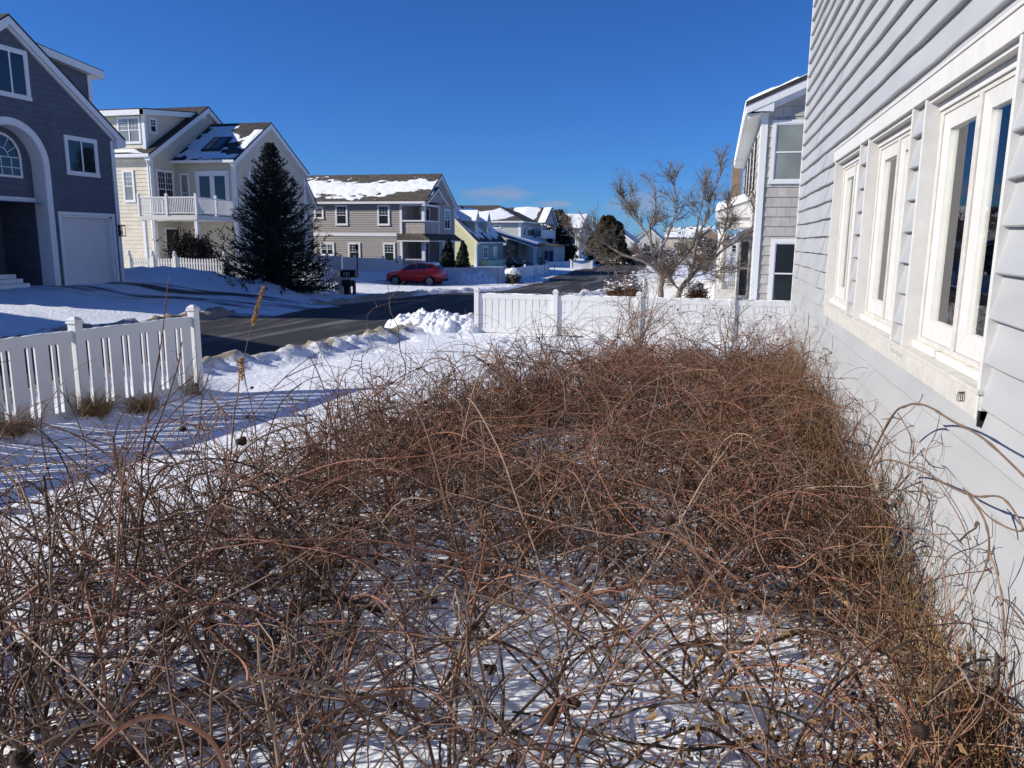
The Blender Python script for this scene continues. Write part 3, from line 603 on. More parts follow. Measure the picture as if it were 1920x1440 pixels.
# long red canes running through and over the top
nv = 280; y = 1.6+11.5*rng.random(nv)**1.15; x = left_edge(y)+.2+(1.1-left_edge(y))*rng.random(nv); B = np.column_stack([x, y, .25+.55*rng.random(nv)]); az = np.where(rng.random(nv) < .6, rng.normal(.45, .5, nv), rng.normal(2.6, .6, nv))
d = np.column_stack([np.cos(az), np.sin(az)*.8, .25+.35*rng.random(nv)]); P6 = grow(B, d, 1.2+2.2*rng.random(nv), 22, .10, .085); P6[:, :, 0] = np.clip(P6[:, :, 0], -5.0, 1.34); P6[:, :, 2] = np.clip(P6[:, :, 2], .06, None); P6[:, :, 2] = np.where(P6[:, :, 2] > .9, .9+(P6[:, :, 2]-.9)*.45, P6[:, :, 2])
rr = .0032+.0028*rng.random(nv)**2; c6 = tints(nv, .6, .2)*np.array([.98, .86, .80]); tw.add(P6, rr, rr*.5, 6, c6, .15)
Q6, rq, _ = sprout(P6, 5, .3, .5, .7, .08, .4, 5, .05, .12, .1, .006); Q6[:, :, 0] = np.minimum(Q6[:, :, 0], 1.37); tw.add(Q6, rq, rq*.5, 4, tints(len(Q6), .6, .1))
# thick old wood low down
no = 80; y = 1.2+4*rng.random(no); x = left_edge(y)+(1.2-left_edge(y))*rng.random(no); az = rng.normal(2.7, .8, no); P7 = grow(np.column_stack([x, y, .02+.2*rng.random(no)]), np.column_stack([np.cos(az), np.sin(az), .15+.3*rng.random(no)]), .6+.9*rng.random(no), 12, .06, .08); P7[:, :, 0] = np.minimum(P7[:, :, 0], 1.3); P7[:, :, 2] = np.clip(P7[:, :, 2], .02, None)
rr = .008+.011*rng.random(no); tw.add(P7, rr, rr*.5, 7, tints(no, .1, .3)*.85, .25)
# thin arching tips over the top
na = 260; ky = 7+9*rng.random(na); kx = left_edge(ky)+(1.2-left_edge(ky))*rng.random(na); az = rng.random(na)*6.28; P8 = grow(np.column_stack([kx, ky, .75+.25*rng.random(na)]), np.column_stack([np.cos(az)*.8, np.sin(az)*.8, .9+.4*rng.random(na)]), .4+.75*rng.random(na), 12, .30, .05); P8[:, :, 0] = np.minimum(P8[:, :, 0], 1.36)
rr = .0026+.001*rng.random(na); tw.add(P8, rr, rr*.5, 4, tints(na))
thicket = thing("bramble_thicket", "dense tangle of bare brown bramble stems filling the snowy bed along the house", "thicket", (-1.2, 6, 0)); thicket['kind'] = 'stuff'
# dark seed heads
def seedheads(pts, lo, hi):
    n = len(pts); bm = bmesh.new(); bmesh.ops.create_icosphere(bm, subdivisions=2, radius=1); v0 = np.array([v.co[:] for v in bm.verts]); f0 = np.array([[v.index for v in f.verts] for f in bm.faces]); bm.free()
    r = lo+(hi-lo)*rng.random(n)**2; V = []; F = []
    for k in range(n):
        q = v0*(1+.32*rng.normal(size=(len(v0), 1)))*r[k]*np.array([1, 1, .85]); V.append(q+pts[k]); F.append(f0+k*len(v0))
    return np.concatenate(V), np.concatenate(F)
tips = np.concatenate([Q2[rng.choice(len(Q2), 120), -1], Q3[rng.choice(len(Q3), 110), -1], Q1[rng.choice(len(Q1), 150), -1], Q4[rng.choice(len(Q4), 14), -1]])
bp = np.column_stack([.2+1.0*rng.random(16), 1.8+1.6*rng.random(16)]); P9, Q9 = clumps(bp, 6, .55+.3*rng.random(16), .0060, 8, 2, .7, np.array([1.1, .98, .85]))
tw.build('stems', m_stem, thicket)
bigt = np.concatenate([Q3[rng.choice(len(Q3), 46), -1], Q9[rng.choice(len(Q9), 26), -1], P3[rng.choice(len(P3), 20), -2]])
V, F = seedheads(bigt, .017, .034); npmesh('seed_heads', V, F, m_seed, thicket)
V, F = seedheads(tips, .009, .025); npmesh("seed_heads", V, F, m_seed, thicket)
# curled dead leaves caught low at the wall end
nl = 3600; lx = 1.3-1.7*rng.random(nl)**1.3; ly = 1.5+2.5*rng.random(nl)**1.5; lz = .10+.60*rng.random(nl); V = []; F = []
for k in range(nl):
    a, b = Vector(rng.normal(size=3)).normalized(), Vector(rng.normal(size=3)).normalized(); s = .012+.024*rng.random(); c = Vector((lx[k], ly[k], lz[k])); n = a.cross(b); q = len(V)
    V += [c-a*s, c+b*s*.5+n*s*.3, c+a*s, c-b*s*.5+n*s*.3]; F += [(q, q+1, q+2), (q, q+2, q+3)]
npmesh("dead_leaves", V, F, m_leaf, thicket, smooth=False)
# pale dry grass clinging along the foundation
ng = 1100; gy = 3+11.5*rng.random(ng); gx = 1.05+.28*rng.random(ng); Pg = grow(np.column_stack([gx, gy, zg(gx, gy)]), np.column_stack([rng.normal(-.1, .3, ng), rng.normal(0, .3, ng), np.ones(ng)]), .4+.7*rng.random(ng), 7, .12, .09); Pg[:, :, 0] = np.minimum(Pg[:, :, 0], 1.36)
g = Twigs(); g.add(Pg, np.full(ng, .0032), np.full(ng, .001), 3, tints(ng, .2, .1)*np.array([.75, .68, .58])); g.build("dry_grass", m_straw, thicket)

# single plants one can point at ---------------------------------------------
def shrub(nm, label, cat, x, y, nst, h, r, col, lean=.4, tg=9, tl=3, group=None, m=None):
    t = Twigs(); b = np.array([[x, y]])+rng.normal(0, .10, (nst, 2)); B = np.column_stack([b, zg(b[:, 0], b[:, 1])-.04]); az = rng.random(nst)*6.28; th = np.abs(rng.normal(0, lean, nst))
    P = grow(B, np.column_stack([np.sin(th)*np.cos(az), np.sin(th)*np.sin(az), np.cos(th)]), h*(.7+.5*rng.random(nst)), 14, .14, .06, .02, .8); rr = r*(.7+.6*rng.random(nst)); t.add(P, rr, rr*.35, 5, tints(nst)*col, .15)
    Q, rq, _ = sprout(P, tg, .35, .6, .7, .15, .5, 6, .04, .11, .3, r); t.add(Q, rq, rq*.4, 4, tints(len(Q))*col)
    U, ru, _ = sprout(Q, tl, .25, .4, .9, .04, .2, 3, 0, .15, .2, r); t.add(U, ru, ru*.5, 3, tints(len(U))*col)
    root = thing(nm, label, cat, (x, y, gz(x, y)), group); t.build("stems", m or m_stem, root)
    V, F = seedheads(Q[rng.choice(len(Q), min(24, len(Q))), -1], .010, .022); npmesh("seed_heads", V, F, m_seed, root)["kind"] = "stuff"; return root
shrub("rose_bush", "tall bare rose bush rising against the board fence behind the thicket", "bush", -1.55, 16.6, 24, 1.95, .0075, np.array([1.0, .92, .85]), .45)
shrub("rose_bush", "bare spreading rose bush against the board fence nearest the house corner", "bush", .45, 17.0, 18, 1.55, .0065, np.array([1.0, .92, .85]), .5)
# upright twig with buds
def polytube(name, pts, r0, r1, m, root, ns=7, knobs=True):
    pts = [Vector(p) for p in pts]; Pn = []
    for i in range(len(pts)-1):
        p0, p1, p2, p3 = pts[max(i-1, 0)], pts[i], pts[i+1], pts[min(i+2, len(pts)-1)]
        for k in range(6):
            t = k/6; Pn.append(.5*((2*p1)+(p2-p0)*t+(2*p0-5*p1+4*p2-p3)*t*t+(3*p1-p0-3*p2+p3)*t**3))
    Pn.append(pts[-1]); n = len(Pn); rad = [(r0+(r1-r0)*i/(n-1))*(1.45 if knobs and i % 5 == 2 else 1) for i in range(n)]
    return MB().tube(Pn, rad, ns).build(name, m, root, smooth=True)
m_twig = mat("red_twig", (0.115, 0.050, 0.042), 0.5, 0.3, 20); m_cane = mat("brown_cane", (0.17, 0.11, 0.075), 0.6, 0.3, 20)
r_ = thing("bare_sapling", "tall thin dark red budded twig standing up in front of the slatted fence", "sapling", (-3.75, 4.2, 0))
polytube("stem", [(-3.74, 4.2, -.05), (-3.72, 4.2, .5), (-3.68, 4.2, 1.0), (-3.58, 4.2, 1.4), (-3.45, 4.2, 1.85), (-3.36, 4.2, 2.26)], .0085, .0026, m_twig, r_)
polytube("side_twig", [(-3.66, 4.2, 1.05), (-3.52, 4.24, 1.35), (-3.40, 4.27, 1.66), (-3.36, 4.28, 1.83)], .0055, .0028, m_twig, r_); polytube("side_twig", [(-3.69, 4.2, .9), (-3.5, 4.2, 1.0), (-3.25, 4.22, 1.05)], .005, .002, m_twig, r_)
r_ = thing("seed_stalk", "dry upright stalk with a golden plume of seeds at its tip", "weed", (-3.34, 5.0, 0))
polytube("stem", [(-3.36, 5, 0), (-3.34, 5, .6), (-3.33, 5, 1.1), (-3.40, 5, 1.5), (-3.36, 5, 1.72), (-3.22, 5.0, 2.1)], .005, .0022, m_cane, r_)
nb = 260; t = rng.random(nb); c = np.column_stack([-3.30+.10*t, np.full(nb, 5.0), 1.86+.28*t]); az = rng.random(nb)*6.28; Pp = grow(c, np.column_stack([np.cos(az)*.55+.2, np.sin(az)*.55, np.ones(nb)]), (.030+.022*rng.random(nb))*(1.15-.5*t), 3, .02, .12)
g = Twigs(); g.add(Pp, np.full(nb, .0034), np.full(nb, .0012), 3, tints(nb, .1, 0)*np.array([1.15, 1.05, .85])); g.build("plume", m_straw, r_)
c2 = np.column_stack([-3.43+.02*rng.random(90), np.full(90, 5.0), 1.44+.17*rng.random(90)]); az = rng.random(90)*6.28; g = Twigs(); g.add(grow(c2, np.column_stack([np.cos(az), np.sin(az), np.ones(90)]), .02+.03*rng.random(90), 3, 0, .2), np.full(90, .0035), np.full(90, .0015), 3, tints(90, .1, 0)*np.array([1.4, 1.2, .9])); g.build("plume", m_straw, r_)
r_ = thing("bramble_cane", "long single arching cane bowed over the pale house wall under the windows", "cane", (1.05, 6.6, 0))
polytube("cane", [(1.0, 6.7, -.05), (1.08, 6.0, .65), (1.12, 5.25, 1.38), (1.10, 4.77, 1.58), (1.08, 4.3, 1.68), (1.06, 3.75, 1.72), (1.05, 3.3, 1.75), (1.05, 2.8, 1.72)], .0075, .0042, m_cane, r_)
polytube("side_twig", [(1.10, 4.95, 1.50), (1.16, 4.85, 1.38), (1.18, 4.9, 1.25), (1.2, 5.0, 1.12)], .004, .002, m_cane, r_); polytube("side_twig", [(1.11, 5.4, 1.28), (1.18, 5.15, 1.22), (1.2, 4.75, 1.3), (1.22, 4.5, 1.28)], .004, .002, m_cane, r_)
r_ = thing("bramble_cane", "shorter cane curling in a loop against the pale house wall low on the frame edge", "cane", (1.0, 6.0, 0))
polytube("cane", [(.95, 6.1, 0), (1.02, 5.9, .7), (1.1, 5.3, 1.1), (1.14, 4.6, 1.26), (1.16, 4.0, 1.34), (1.16, 3.65, 1.41), (1.16, 3.35, 1.50), (1.17, 3.15, 1.44), (1.16, 3.45, 1.38), (1.15, 3.8, 1.40)], .0065, .0028, m_cane, r_)
polytube("side_twig", [(1.15, 3.75, 1.40), (1.2, 3.62, 1.30), (1.22, 3.6, 1.15), (1.2, 3.66, .95)], .0055, .003, m_cane, r_)
# dried vine hanging on the wall
def vine(label, y0, y1, z0, z1, n):
    r = thing("climbing_vine", label, "vine", (1.33, (y0+y1)/2, 0)); t = Twigs(); yy = y0+(y1-y0)*rng.random(n); B = np.column_stack([1.24+.1*rng.random(n), yy, z0+(.3*rng.random(n))])
    P = grow(B, np.column_stack([rng.normal(0, .15, n), rng.normal(-.15, .5, n), np.ones(n)]), (z1-z0)*(.5+.7*rng.random(n)), 18, .10, .14); P[:, :, 0] = np.clip(P[:, :, 0], 1.02, 1.365); t.add(P, np.full(n, .0033), np.full(n, .0012), 4, tints(n, .3, .1)*np.array([1.3, 1.05, .8]))
    Q, rq, _ = sprout(P, 6, .3, .5, .8, .06, .25, 5, .1, .25, 0, .004); Q[:, :, 0] = np.clip(Q[:, :, 0], 1.0, 1.37); t.add(Q, rq, rq*.5, 3, tints(len(Q), .3, .1)*np.array([1.2, 1.0, .8])); t.build("stems", m_stem, r)
vine("dry tangled vine clinging to the far corner of the pale house wall", 12.2, 14.9, .3, 1.65, 60)
vine("dry tangled vine on the house wall halfway along the bed", 8.2, 10.2, .35, 1.15, 46)
# grass tufts against the left fence
def tuft(label, x, y, n, h, sp):
    r = thing("grass_tuft", label, "grass", (x, y, gz(x, y)), "dry grass tufts along the slatted fence"); b = np.column_stack([x+rng.normal(0, sp*.5, n), y+rng.normal(0, sp, n)]); B = np.column_stack([b, zg(b[:, 0], b[:, 1])-.02]); az = rng.random(n)*6.28
    P = grow(B, np.column_stack([.7*np.cos(az), .7*np.sin(az), np.ones(n)]), h*(.5+.7*rng.random(n)), 7, .22, .07); t = Twigs(); t.add(P, np.full(n, .0036), np.full(n, .0012), 3, tints(n, .1, .1)*np.array([.95, .85, .68])); t.build("blades", m_straw, r)
tuft("wide flattened dry grass tuft at the foot of the slatted fence", -7.92, 9.15, 380, .30, .13); tuft("upright bushy dry grass tuft at the slatted fence post", -8.10, 8.45, 320, .42, .11); tuft("sparse dry grass tuft at the slatted fence beside the frame edge", -8.26, 7.35, 220, .42, .13); tuft("thin wisp of dry grass at the end post of the slatted fence", -7.95, 10.35, 60, .5, .10)

# ================================================================== the blue shingled house over the road
b = thing("blue_house", "dark blue shingled house with white arched entry, wide gable and white garage door", "house", (-29, 22.7, .66))
BX = -24.0; f = frX(BX); ZG = .55; AY, AZ, AR = 22.42, 5.02, 1.30       # arch centre, spring height, inner radius
def arch(z): return AR if z <= AZ else math.sqrt(max(0, AR*AR-(z-AZ)**2))
gb = gable(18.2, 27.22, 6.33, 22.7, 9.75)
def fac(z):
    l, r = gb(z)[0]; L = [(l, r)]
    if z < AZ+AR: h = arch(z); L = [(l, AY-h), (AY+h, r)]
    if .5 < z < 3.3: L = [L[0], (L[1][0], 24.2), (26.9, r)] if z < AZ else L
    return L
mb = MB(); lap(mb, f, fac, ZG, 9.70, .215, .020)
# recess walls: back wall of the arch with the window, deep entry below
f2 = frX(BX-.52); lap(mb, f2, lambda z: [(AY-arch(z)-.02, AY+arch(z)+.02)], 3.86, AZ+AR-.02, .215, .016)
f3 = frX(BX-2.2); mb.quad(f3.p(AY-AR, .6), f3.p(AY+AR, .6), f3.p(AY+AR, 3.86), f3.p(AY-AR, 3.86))
lap(mb, frYp(AY-AR), rect(BX-2.2, BX-.02), .6, 3.7, .215, .016); lap(mb, frY(AY+AR), rect(BX-2.2, BX-.02), .6, 3.7, .215, .016)
mb.quad((BX-2.2, AY-AR, 3.70), (BX-.05, AY-AR, 3.70), (BX-.05, AY+AR, 3.70), (BX-2.2, AY+AR, 3.70)).quad((BX-2.2, AY-AR, .62), (BX-.05, AY-AR, .62), (BX-.05, AY+AR, .62), (BX-2.2, AY+AR, .62))
lap(mb, frY(18.2), rect(BX-11, BX), ZG, 6.33, .215); lap(mb, frYp(27.22), rect(BX-11, BX), ZG, 6.33, .215)
mb.quad((BX-11, 18.2, ZG), (BX-11, 27.22, ZG), (BX-11, 27.22, 6.33), (BX-11, 22.7, 9.7), (BX-11, 18.2, 6.33))
# dormer cheek and wall
DX = BX-.55; dz = lambda y: 9.47-.105*(y-22.9)
fd = frX(DX); slope = (6.55-9.95)/(27.7-22.7)
lap(mb, fd, lambda z: [(max(22.75, min(26.9, 22.7+(z-9.9)/slope)), 26.9)], 7.05, 9.0, .215, .016); lap(mb, frYp(26.9), rect(DX-8, DX), 7.0, 9.0, .215)
mb.quad((DX, 22.8, 9.0), (DX, 26.9, 9.0), (DX, 26.9, dz(26.9)), (DX, 22.8, dz(22.8)))
mb.build("wall", m_blue, b)
rf = MB(); zz = .30
rf.prx(chev(17.7, 6.45, 22.7, 9.95, 27.7, 6.45, .07), BX+.22, BX-11.2)
rf.prx([(22.6, dz(22.6)+.02), (22.6, dz(22.6)+.05), (27.35, dz(27.35)+.05), (27.35, dz(27.35)+.02)], DX+.30, DX-8.2).build("roof", m_roof, b)
tr = MB()
tr.prx(chev(17.72, 6.375, 22.7, 9.875, 27.68, 6.375, .26), BX+.205, BX-.02).prx(chev(17.85, 6.20, 22.7, 9.64, 27.55, 6.20, .12), BX+.10, BX-.02)
tr.prx([(22.6, dz(22.6)-.26), (22.6, dz(22.6)+.015), (27.36, dz(27.36)+.015), (27.36, dz(27.36)-.26)], DX+.31, DX+.0).prx([(26.95, dz(27.36)-.26), (26.95, dz(27.36)+.01), (27.36, dz(27.36)+.01), (27.36, dz(27.36)-.26)], DX, DX-8.2)
tr.fbox(f, 27.06, 27.25, ZG, 6.3, -.02, .045).fbox(fd, 26.75, 26.93, 6.8, 8.8, -.02, .04)
tr.prx([(27.2, 6.0), (27.2, 6.37), (27.72, 6.37), (27.72, 6.12)], BX+.21, BX-11.0)
# arch trim: face band and reveal
def archband(r0, r1, x0, x1, n=26):
    P = [(AY+math.cos(math.pi*k/n), AZ+math.sin(math.pi*k/n), math.pi*k/n) for k in range(n+1)]
    pts = [(0, .6)]+[(a, None) for a in np.linspace(0, math.pi, n+1)]+[(math.pi, .6)]
    def q(a, z, r): return (AY+r*math.cos(a), (AZ+r*math.sin(a)) if z is None else z)
    for (a, z), (a2, z2) in zip(pts[:-1], pts[1:]):
        A = [q(a, z, r0), q(a, z, r1), q(a2, z2, r1), q(a2, z2, r0)]
        tr.prism([(x0, y, zq) for y, zq in A], [(x1, y, zq) for y, zq in A])
archband(AR-.01, AR+.22, BX-.02, BX+.06); archband(AR-.035, AR-.012, BX-.53, BX+.055)
tr.fbox(f2, AY-AR, AY+AR, 3.70, 3.88, -.02, .06)
tr.build("trim", m_trim, b)
window(b, f, 24.74, 26.34, 4.80, 6.26, mull=1, rail=False, trim=.13, pane=m_pane)
window(b, f, 21.95, 23.44, 7.22, 8.90, mull=1, rail=False, trim=.13)
# arched window in the recess
mb = MB(); wy0, wy1, wz0, wz1 = AY-.82, AY+.82, 4.55, 5.25; rw = .82
mb.fbox(f2, wy0-.0, wy1+.0, wz0, wz0+.08, 0, .06).fbox(f2, wy0, wy0+.08, wz0+.08, wz1, 0, .06).fbox(f2, wy1-.08, wy1, wz0+.08, wz1, 0, .06)
n = 20
for k in range(n):
    a0, a1 = math.pi*k/n, math.pi*(k+1)/n
    for r0, r1, nn in ((rw-.08, rw, .06), (.30, .325, .04)):
        A = [(AY+r*math.cos(a), wz1+r*math.sin(a)) for r, a in ((r0, a0), (r1, a0), (r1, a1), (r0, a1))]
        mb.prism([f2.p(y, z, 0) for y, z in A], [f2.p(y, z, nn) for y, z in A])
for q in range(1, 4): yq = wy0+(wy1-wy0)*q/4; mb.fbox(f2, yq-.014, yq+.014, wz0+.08, wz1, 0, .04)
for q in range(1, 3): zq = wz0+(wz1-wz0)*q/2.0; mb.fbox(f2, wy0+.08, wy1-.08, zq-.014, zq+.014, 0, .041)
for k in range(1, 6):
    a = math.pi*k/6; mb.tube([f2.p(AY+.32*math.cos(a), wz1+.32*math.sin(a), .025), f2.p(AY+.76*math.cos(a), wz1+.76*math.sin(a), .025)], .014, 4)
w = mb.build("window", m_trim, b)
MB().quad(*([f2.p(wy0+.05, wz0+.05, .022), f2.p(wy1-.05, wz0+.05, .022)]+[f2.p(AY+.77*math.cos(math.pi*k/16), wz1+.77*math.sin(math.pi*k/16), .022) for k in range(17)])).build("pane", m_pane, w, fix=False)
# garage door
mb = MB().fbox(f, 24.13, 24.26, ZG, 3.30, -.02, .05).fbox(f, 26.82, 26.95, ZG, 3.30, -.02, .05).fbox(f, 24.13, 26.95, 3.302, 3.42, -.02, .055).fbox(f, 24.26, 24.34, ZG, 3.30, -.30, -.021).fbox(f, 26.74, 26.82, ZG, 3.30, -.30, -.021).fbox(f, 24.26, 26.82, 3.22, 3.30, -.30, -.021)
gd = MB()
for k in range(4): gd.fbox(f, 24.33, 26.75, .5+k*.70, .5+k*.70+.6995, -.28, -.24)
g_ = gd.build("garage_door", m_door, b); mb.build("frame", m_trim, g_)
st = MB()
for k in range(3): st.box(BX-.75-.3*k-.001, BX-.45-.3*k, AY-AR+.02, AY+.62+.0*k, .4, .80+.155*k)
st.box(BX-2.2, BX-1.65, AY-AR+.02, AY+.4, .4, 1.24).build("steps", m_trim, b, bevel=.01)
lt = MB().use(m_black).fbox(f, 27.09, 27.21, 2.55, 2.98, .05, .07).fbox(f, 27.05, 27.25, 2.93, 2.98, .07, .27).fbox(f, 27.05, 27.25, 2.52, 2.55, .07, .27)
for a in (27.06, 27.23):
    for n0 in (.08, .25): lt.fbox(f, a, a+.015, 2.55, 2.93, n0, n0+.015)
lt.use(m_lampglass).fbox(f, 27.13, 27.17, 2.6, 2.75, .15, .19)
lt.build("wall_lantern", None, b)
MB().fbox(f3, AY+.55, AY+.72, 1.72, 1.83, .0, .02).build("outlet", m_trim, b)

# ================================================================== the cream house with the balcony
y_ = thing("cream_house", "cream shingled house with white balcony, two gables, dormer and skylight", "house", (-33, 43, .6))
XM, XWG = -30.42, -28.29; ZY = .4
XF = lambda p: (p[0]*1.065, p[1]*1.065, 2.5+(p[2]-2.5)*1.065)      # main block, standing back behind the wing
mb = MB(); mb.use(m_cream); lap(mb, frY(37.15), rect(-39, XM), ZY, 6.75, .215, .022); lap(mb, frY(37.3), rect(-34.6, -30.68), 7.30, 9.1, .215, .020)
mb.use(m_cream2); lap(mb, frX(XM), gable(37.15, 47.4, 6.85, 42.25, 10.05), ZY, 10.0, .13, .018)
lap(mb, frX(-30.68), lambda z: [(37.3, min(41.8, 37.0+(z-6.8)/.64))], 7.35, 9.2, .13, .016)
mb.quad((-30.685, 37.3, 9.0), (-30.685, 37.3, 9.33), (-30.685, 42, 9.83), (-30.685, 41.9, 9.0)).quad((-34.6, 37.302, 9.0), (-30.68, 37.302, 9.0), (-30.68, 37.302, 9.33), (-34.6, 37.302, 9.33)); mb.quad((-40, 37.15, ZY), (-40, 47.4, ZY), (-40, 47.4, 6.85), (-40, 42.25, 10.05), (-40, 37.15, 6.85)).quad((-40, 47.4, ZY), (XM, 47.4, ZY), (XM, 47.4, 6.85), (-40, 47.4, 6.85))
mb.build("wall", None, y_)
MB().prx(chev(36.8, 6.98, 42.25, 10.28, 47.7, 6.98, .09), XM+.30, -40.3).prx([(36.95, 9.30), (36.95, 9.36), (42.6, 9.96), (42.6, 9.9)], -30.44, -35).build("roof", m_roof, y_)
tr = MB().prx(chev(36.82, 6.89, 42.25, 10.18, 47.68, 6.89, .28), XM+.29, XM-.01)
tr.prx([(36.93, 9.02), (36.93, 9.295), (37.02, 9.295), (37.02, 9.02)], -30.41, -35).prx([(36.93, 9.02), (36.93, 9.295), (42.3, 9.87), (42.3, 9.58)], -30.40, -30.66)
tr.prx([(36.72, 6.80), (36.72, 6.96), (36.81, 6.96), (36.81, 6.80)], XM+.28, -40).prx([(36.81, 6.78), (36.81, 6.82), (37.15, 6.82), (37.15, 6.78)], XM+.1, -40)
tr.fbox(frY(37.15), XM-.16, XM+.03, ZY, 6.72, 0, .05).fbox(frX(XM), 37.13, 37.34, ZY, 6.72, 0, .05).fbox(frY(37.3), -30.86, -30.66, 7.2, 9.1, 0, .05).fbox(frX(-30.68), 37.28, 37.42, 7.3, 9.1, 0, .04)
tr.tube([(XM-.05, 36.78, 6.8), (XM-.03, 36.95, 6.6), (XM-.02, 37.02, 6.4), (XM-.02, 37.04, ZY)], .05, 8).build("trim", m_trim, y_)
window(y_, frY(37.15), -32.25, -31.5, 4.40, 6.15, grid=(3, 3), trim=.10, pane=m_blind)
window(y_, frY(37.3), -32.45, -30.95, 7.55, 9.0, mull=1, grid=(3, 3), trim=.09, pane=m_blind)
window(y_, frX(-30.68), 37.62, 38.22, 8.15, 9.0, grid=(2, 2), trim=.08)
window(y_, frX(XM), 37.55, 38.95, 4.1, 6.22, mull=1, grid=(3, 3), trim=.09)
d_ = MB().fbox(frX(XM), 38.0, 39.1, .9, 2.95, .0, .04).build("door", m_dark, y_); MB().fbox(frX(XM), 37.9, 38.0, .7, 3.05, 0, .06).fbox(frX(XM), 39.1, 39.2, .7, 3.05, 0, .06).fbox(frX(XM), 38.0, 39.1, 2.95, 3.05, 0, .06).build("frame", m_trim, d_)
roof_snow(y_, (-40, 36.8, 6.98), (10-.1, 0, 0), (0, 1.6, .97), 80, 20, lambda s, t: .25-t*.7+.35*fbm(s*9, t*3, 3, 6)-.5*np.clip(s-.86, 0, 1)*5, .07)
XF = None
XM = -32.40          # the wing in front
mb = MB().use(m_cream2)
lap(mb, frX(XWG), gable(41.7, 50.0, 7.0, 45.6, 9.62, 6.95), ZY, 9.58, .13, .018)
lap(mb, frX(XWG-.25), gable(50.0, 51.4, 5.0, 50.01, 6.6), ZY, 6.5, .13, .018)
lap(mb, frY(41.7), rect(XM-.1, XWG), ZY, 6.95, .13, .018)
mb.quad((-36, 50, ZY), (XWG, 50, ZY), (XWG, 50, 6.95), (-36, 50, 6.95)).build("wall", None, y_)
MB().prx(chev(41.42, 7.08, 45.6, 9.78, 50.2, 7.0, .09), XWG+.30, -37).prx([(50.1, 6.55), (50.1, 6.67), (51.75, 4.85), (51.65, 4.76)], XWG+.05, -34).build("roof", m_roof, y_)
tr = MB().prx(chev(41.44, 6.985, 45.6, 9.69, 50.18, 6.905, .28), XWG+.29, XWG-.01).prx([(50.1, 6.30), (50.1, 6.54), (51.63, 4.75), (51.63, 4.52)], XWG+.04, XWG-.2)
tr.prx([(41.30, 6.90), (41.30, 7.06), (41.40, 7.06), (41.40, 6.90)], XWG+.28, XM)
tr.fbox(frX(XWG), 41.68, 41.86, ZY, 6.9, 0, .045).fbox(frY(41.7), XWG-.15, XWG+.03, ZY, 6.9, 0, .045).fbox(frX(XWG), 49.82, 50.02, ZY, 6.7, 0, .05)
tr.tube([(XWG+.02, 41.34, 6.9), (XWG+.05, 41.55, 6.7), (XWG+.06, 41.62, 6.5), (XWG+.06, 41.62, ZY)], .05, 8).build("trim", m_trim, y_)
window(y_, frY(41.7), -32.05, -31.4, 4.0, 6.35, trim=.08, pane=m_blind)
f = frY(41.7); dr = MB().fbox(f, -30.95, -28.62, 6.34, 6.46, -.02, .06).fbox(f, -30.95, -30.85, 3.85, 6.34, -.02, .06).fbox(f, -28.72, -28.62, 3.85, 6.34, -.02, .06)
for u0 in (-30.85, -29.8): dr.fbox(f, u0, u0+.17, 3.85, 6.34, -.02, .045).fbox(f, u0+.90, u0+1.05, 3.85, 6.34, -.02, .044).fbox(f, u0+.17, u0+.90, 6.16, 6.34, -.02, .043)
dr = dr.build("patio_door", m_trim, y_)
MB().quad(f.p(-30.8, 3.9, .03), f.p(-28.75, 3.9, .03), f.p(-28.75, 6.3, .03), f.p(-30.8, 6.3, .03)).build("pane", m_pane, dr, fix=False)
window(y_, frX(XWG), 43.2, 44.2, 4.6, 6.5, trim=.1, pane=m_blind)
mb = MB(); f = frX(XWG)
for k in range(14):
    a0, a1 = math.pi*2*k/14, math.pi*2*(k+1)/14; A = [(45.3+r*.75*math.cos(a), 7.75+r*math.sin(a)) for r, a in ((.42, a0), (.52, a0), (.52, a1), (.42, a1))]; mb.prism([f.p(u, v, 0) for u, v in A], [f.p(u, v, .05) for u, v in A])
w = mb.build("window", m_trim, y_); MB().quad(*[f.p(45.3+.33*math.cos(k*.52), 7.75+.43*math.sin(k*.52), .025) for k in range(12)]).build("pane", m_blind, w, fix=False)
# skylight, standing a little proud of the roof plane
sl = (9.78-7.08)/(45.6-41.42); pz = lambda y, h: 7.08+sl*(y-41.42)+h
def onroof(x0, x1, y0, y1, h0, h1, m, par, nm):
    return MB().prism([(x0, y0, pz(y0, h0)), (x1, y0, pz(y0, h0)), (x1, y1, pz(y1, h0)), (x0, y1, pz(y1, h0))], [(x0, y0, pz(y0, h1)), (x1, y0, pz(y0, h1)), (x1, y1, pz(y1, h1)), (x0, y1, pz(y1, h1))]).build(nm, m, par)
k_ = onroof(-30.9, -29.6, 42.3, 43.75, -.02, .12, m_black, y_, "skylight"); onroof(-30.75, -29.75, 42.45, 43.6, .121, .126, m_skylight, k_, "pane")
# snow left on the wing roof: a thin dusting, thicker at the eave and the rake
roof_snow(y_, (-33.4, 41.42, pz(41.42, 0)), (33.4+XWG+.26, 0, 0), (0, 4.1, 2.65), 110, 60, lambda s, t: np.where(t < .93, .08-.42*np.abs(s-.52)-.20*sstep(.5, .75, t)*sstep(.45, .8, s)+.75*fbm(s*6, t*5, 4, 14), -.3), .012)
roof_snow(y_, (-33.4, 41.42, pz(41.42, 0)), (33.4+XWG+.26, 0, 0), (0, 4.1, 2.65), 110, 60, lambda s, t: np.maximum(np.where(s > .60, .22-t*1.6+.35*fbm(s*14, t*6, 3, 4), -.3), np.where((t > .38) & (t < .8), .10-np.abs(s-.955+.10*(t-.6))*2.2+.1*fbm(s*9, t*8, 3, 5), -.3)), .07)
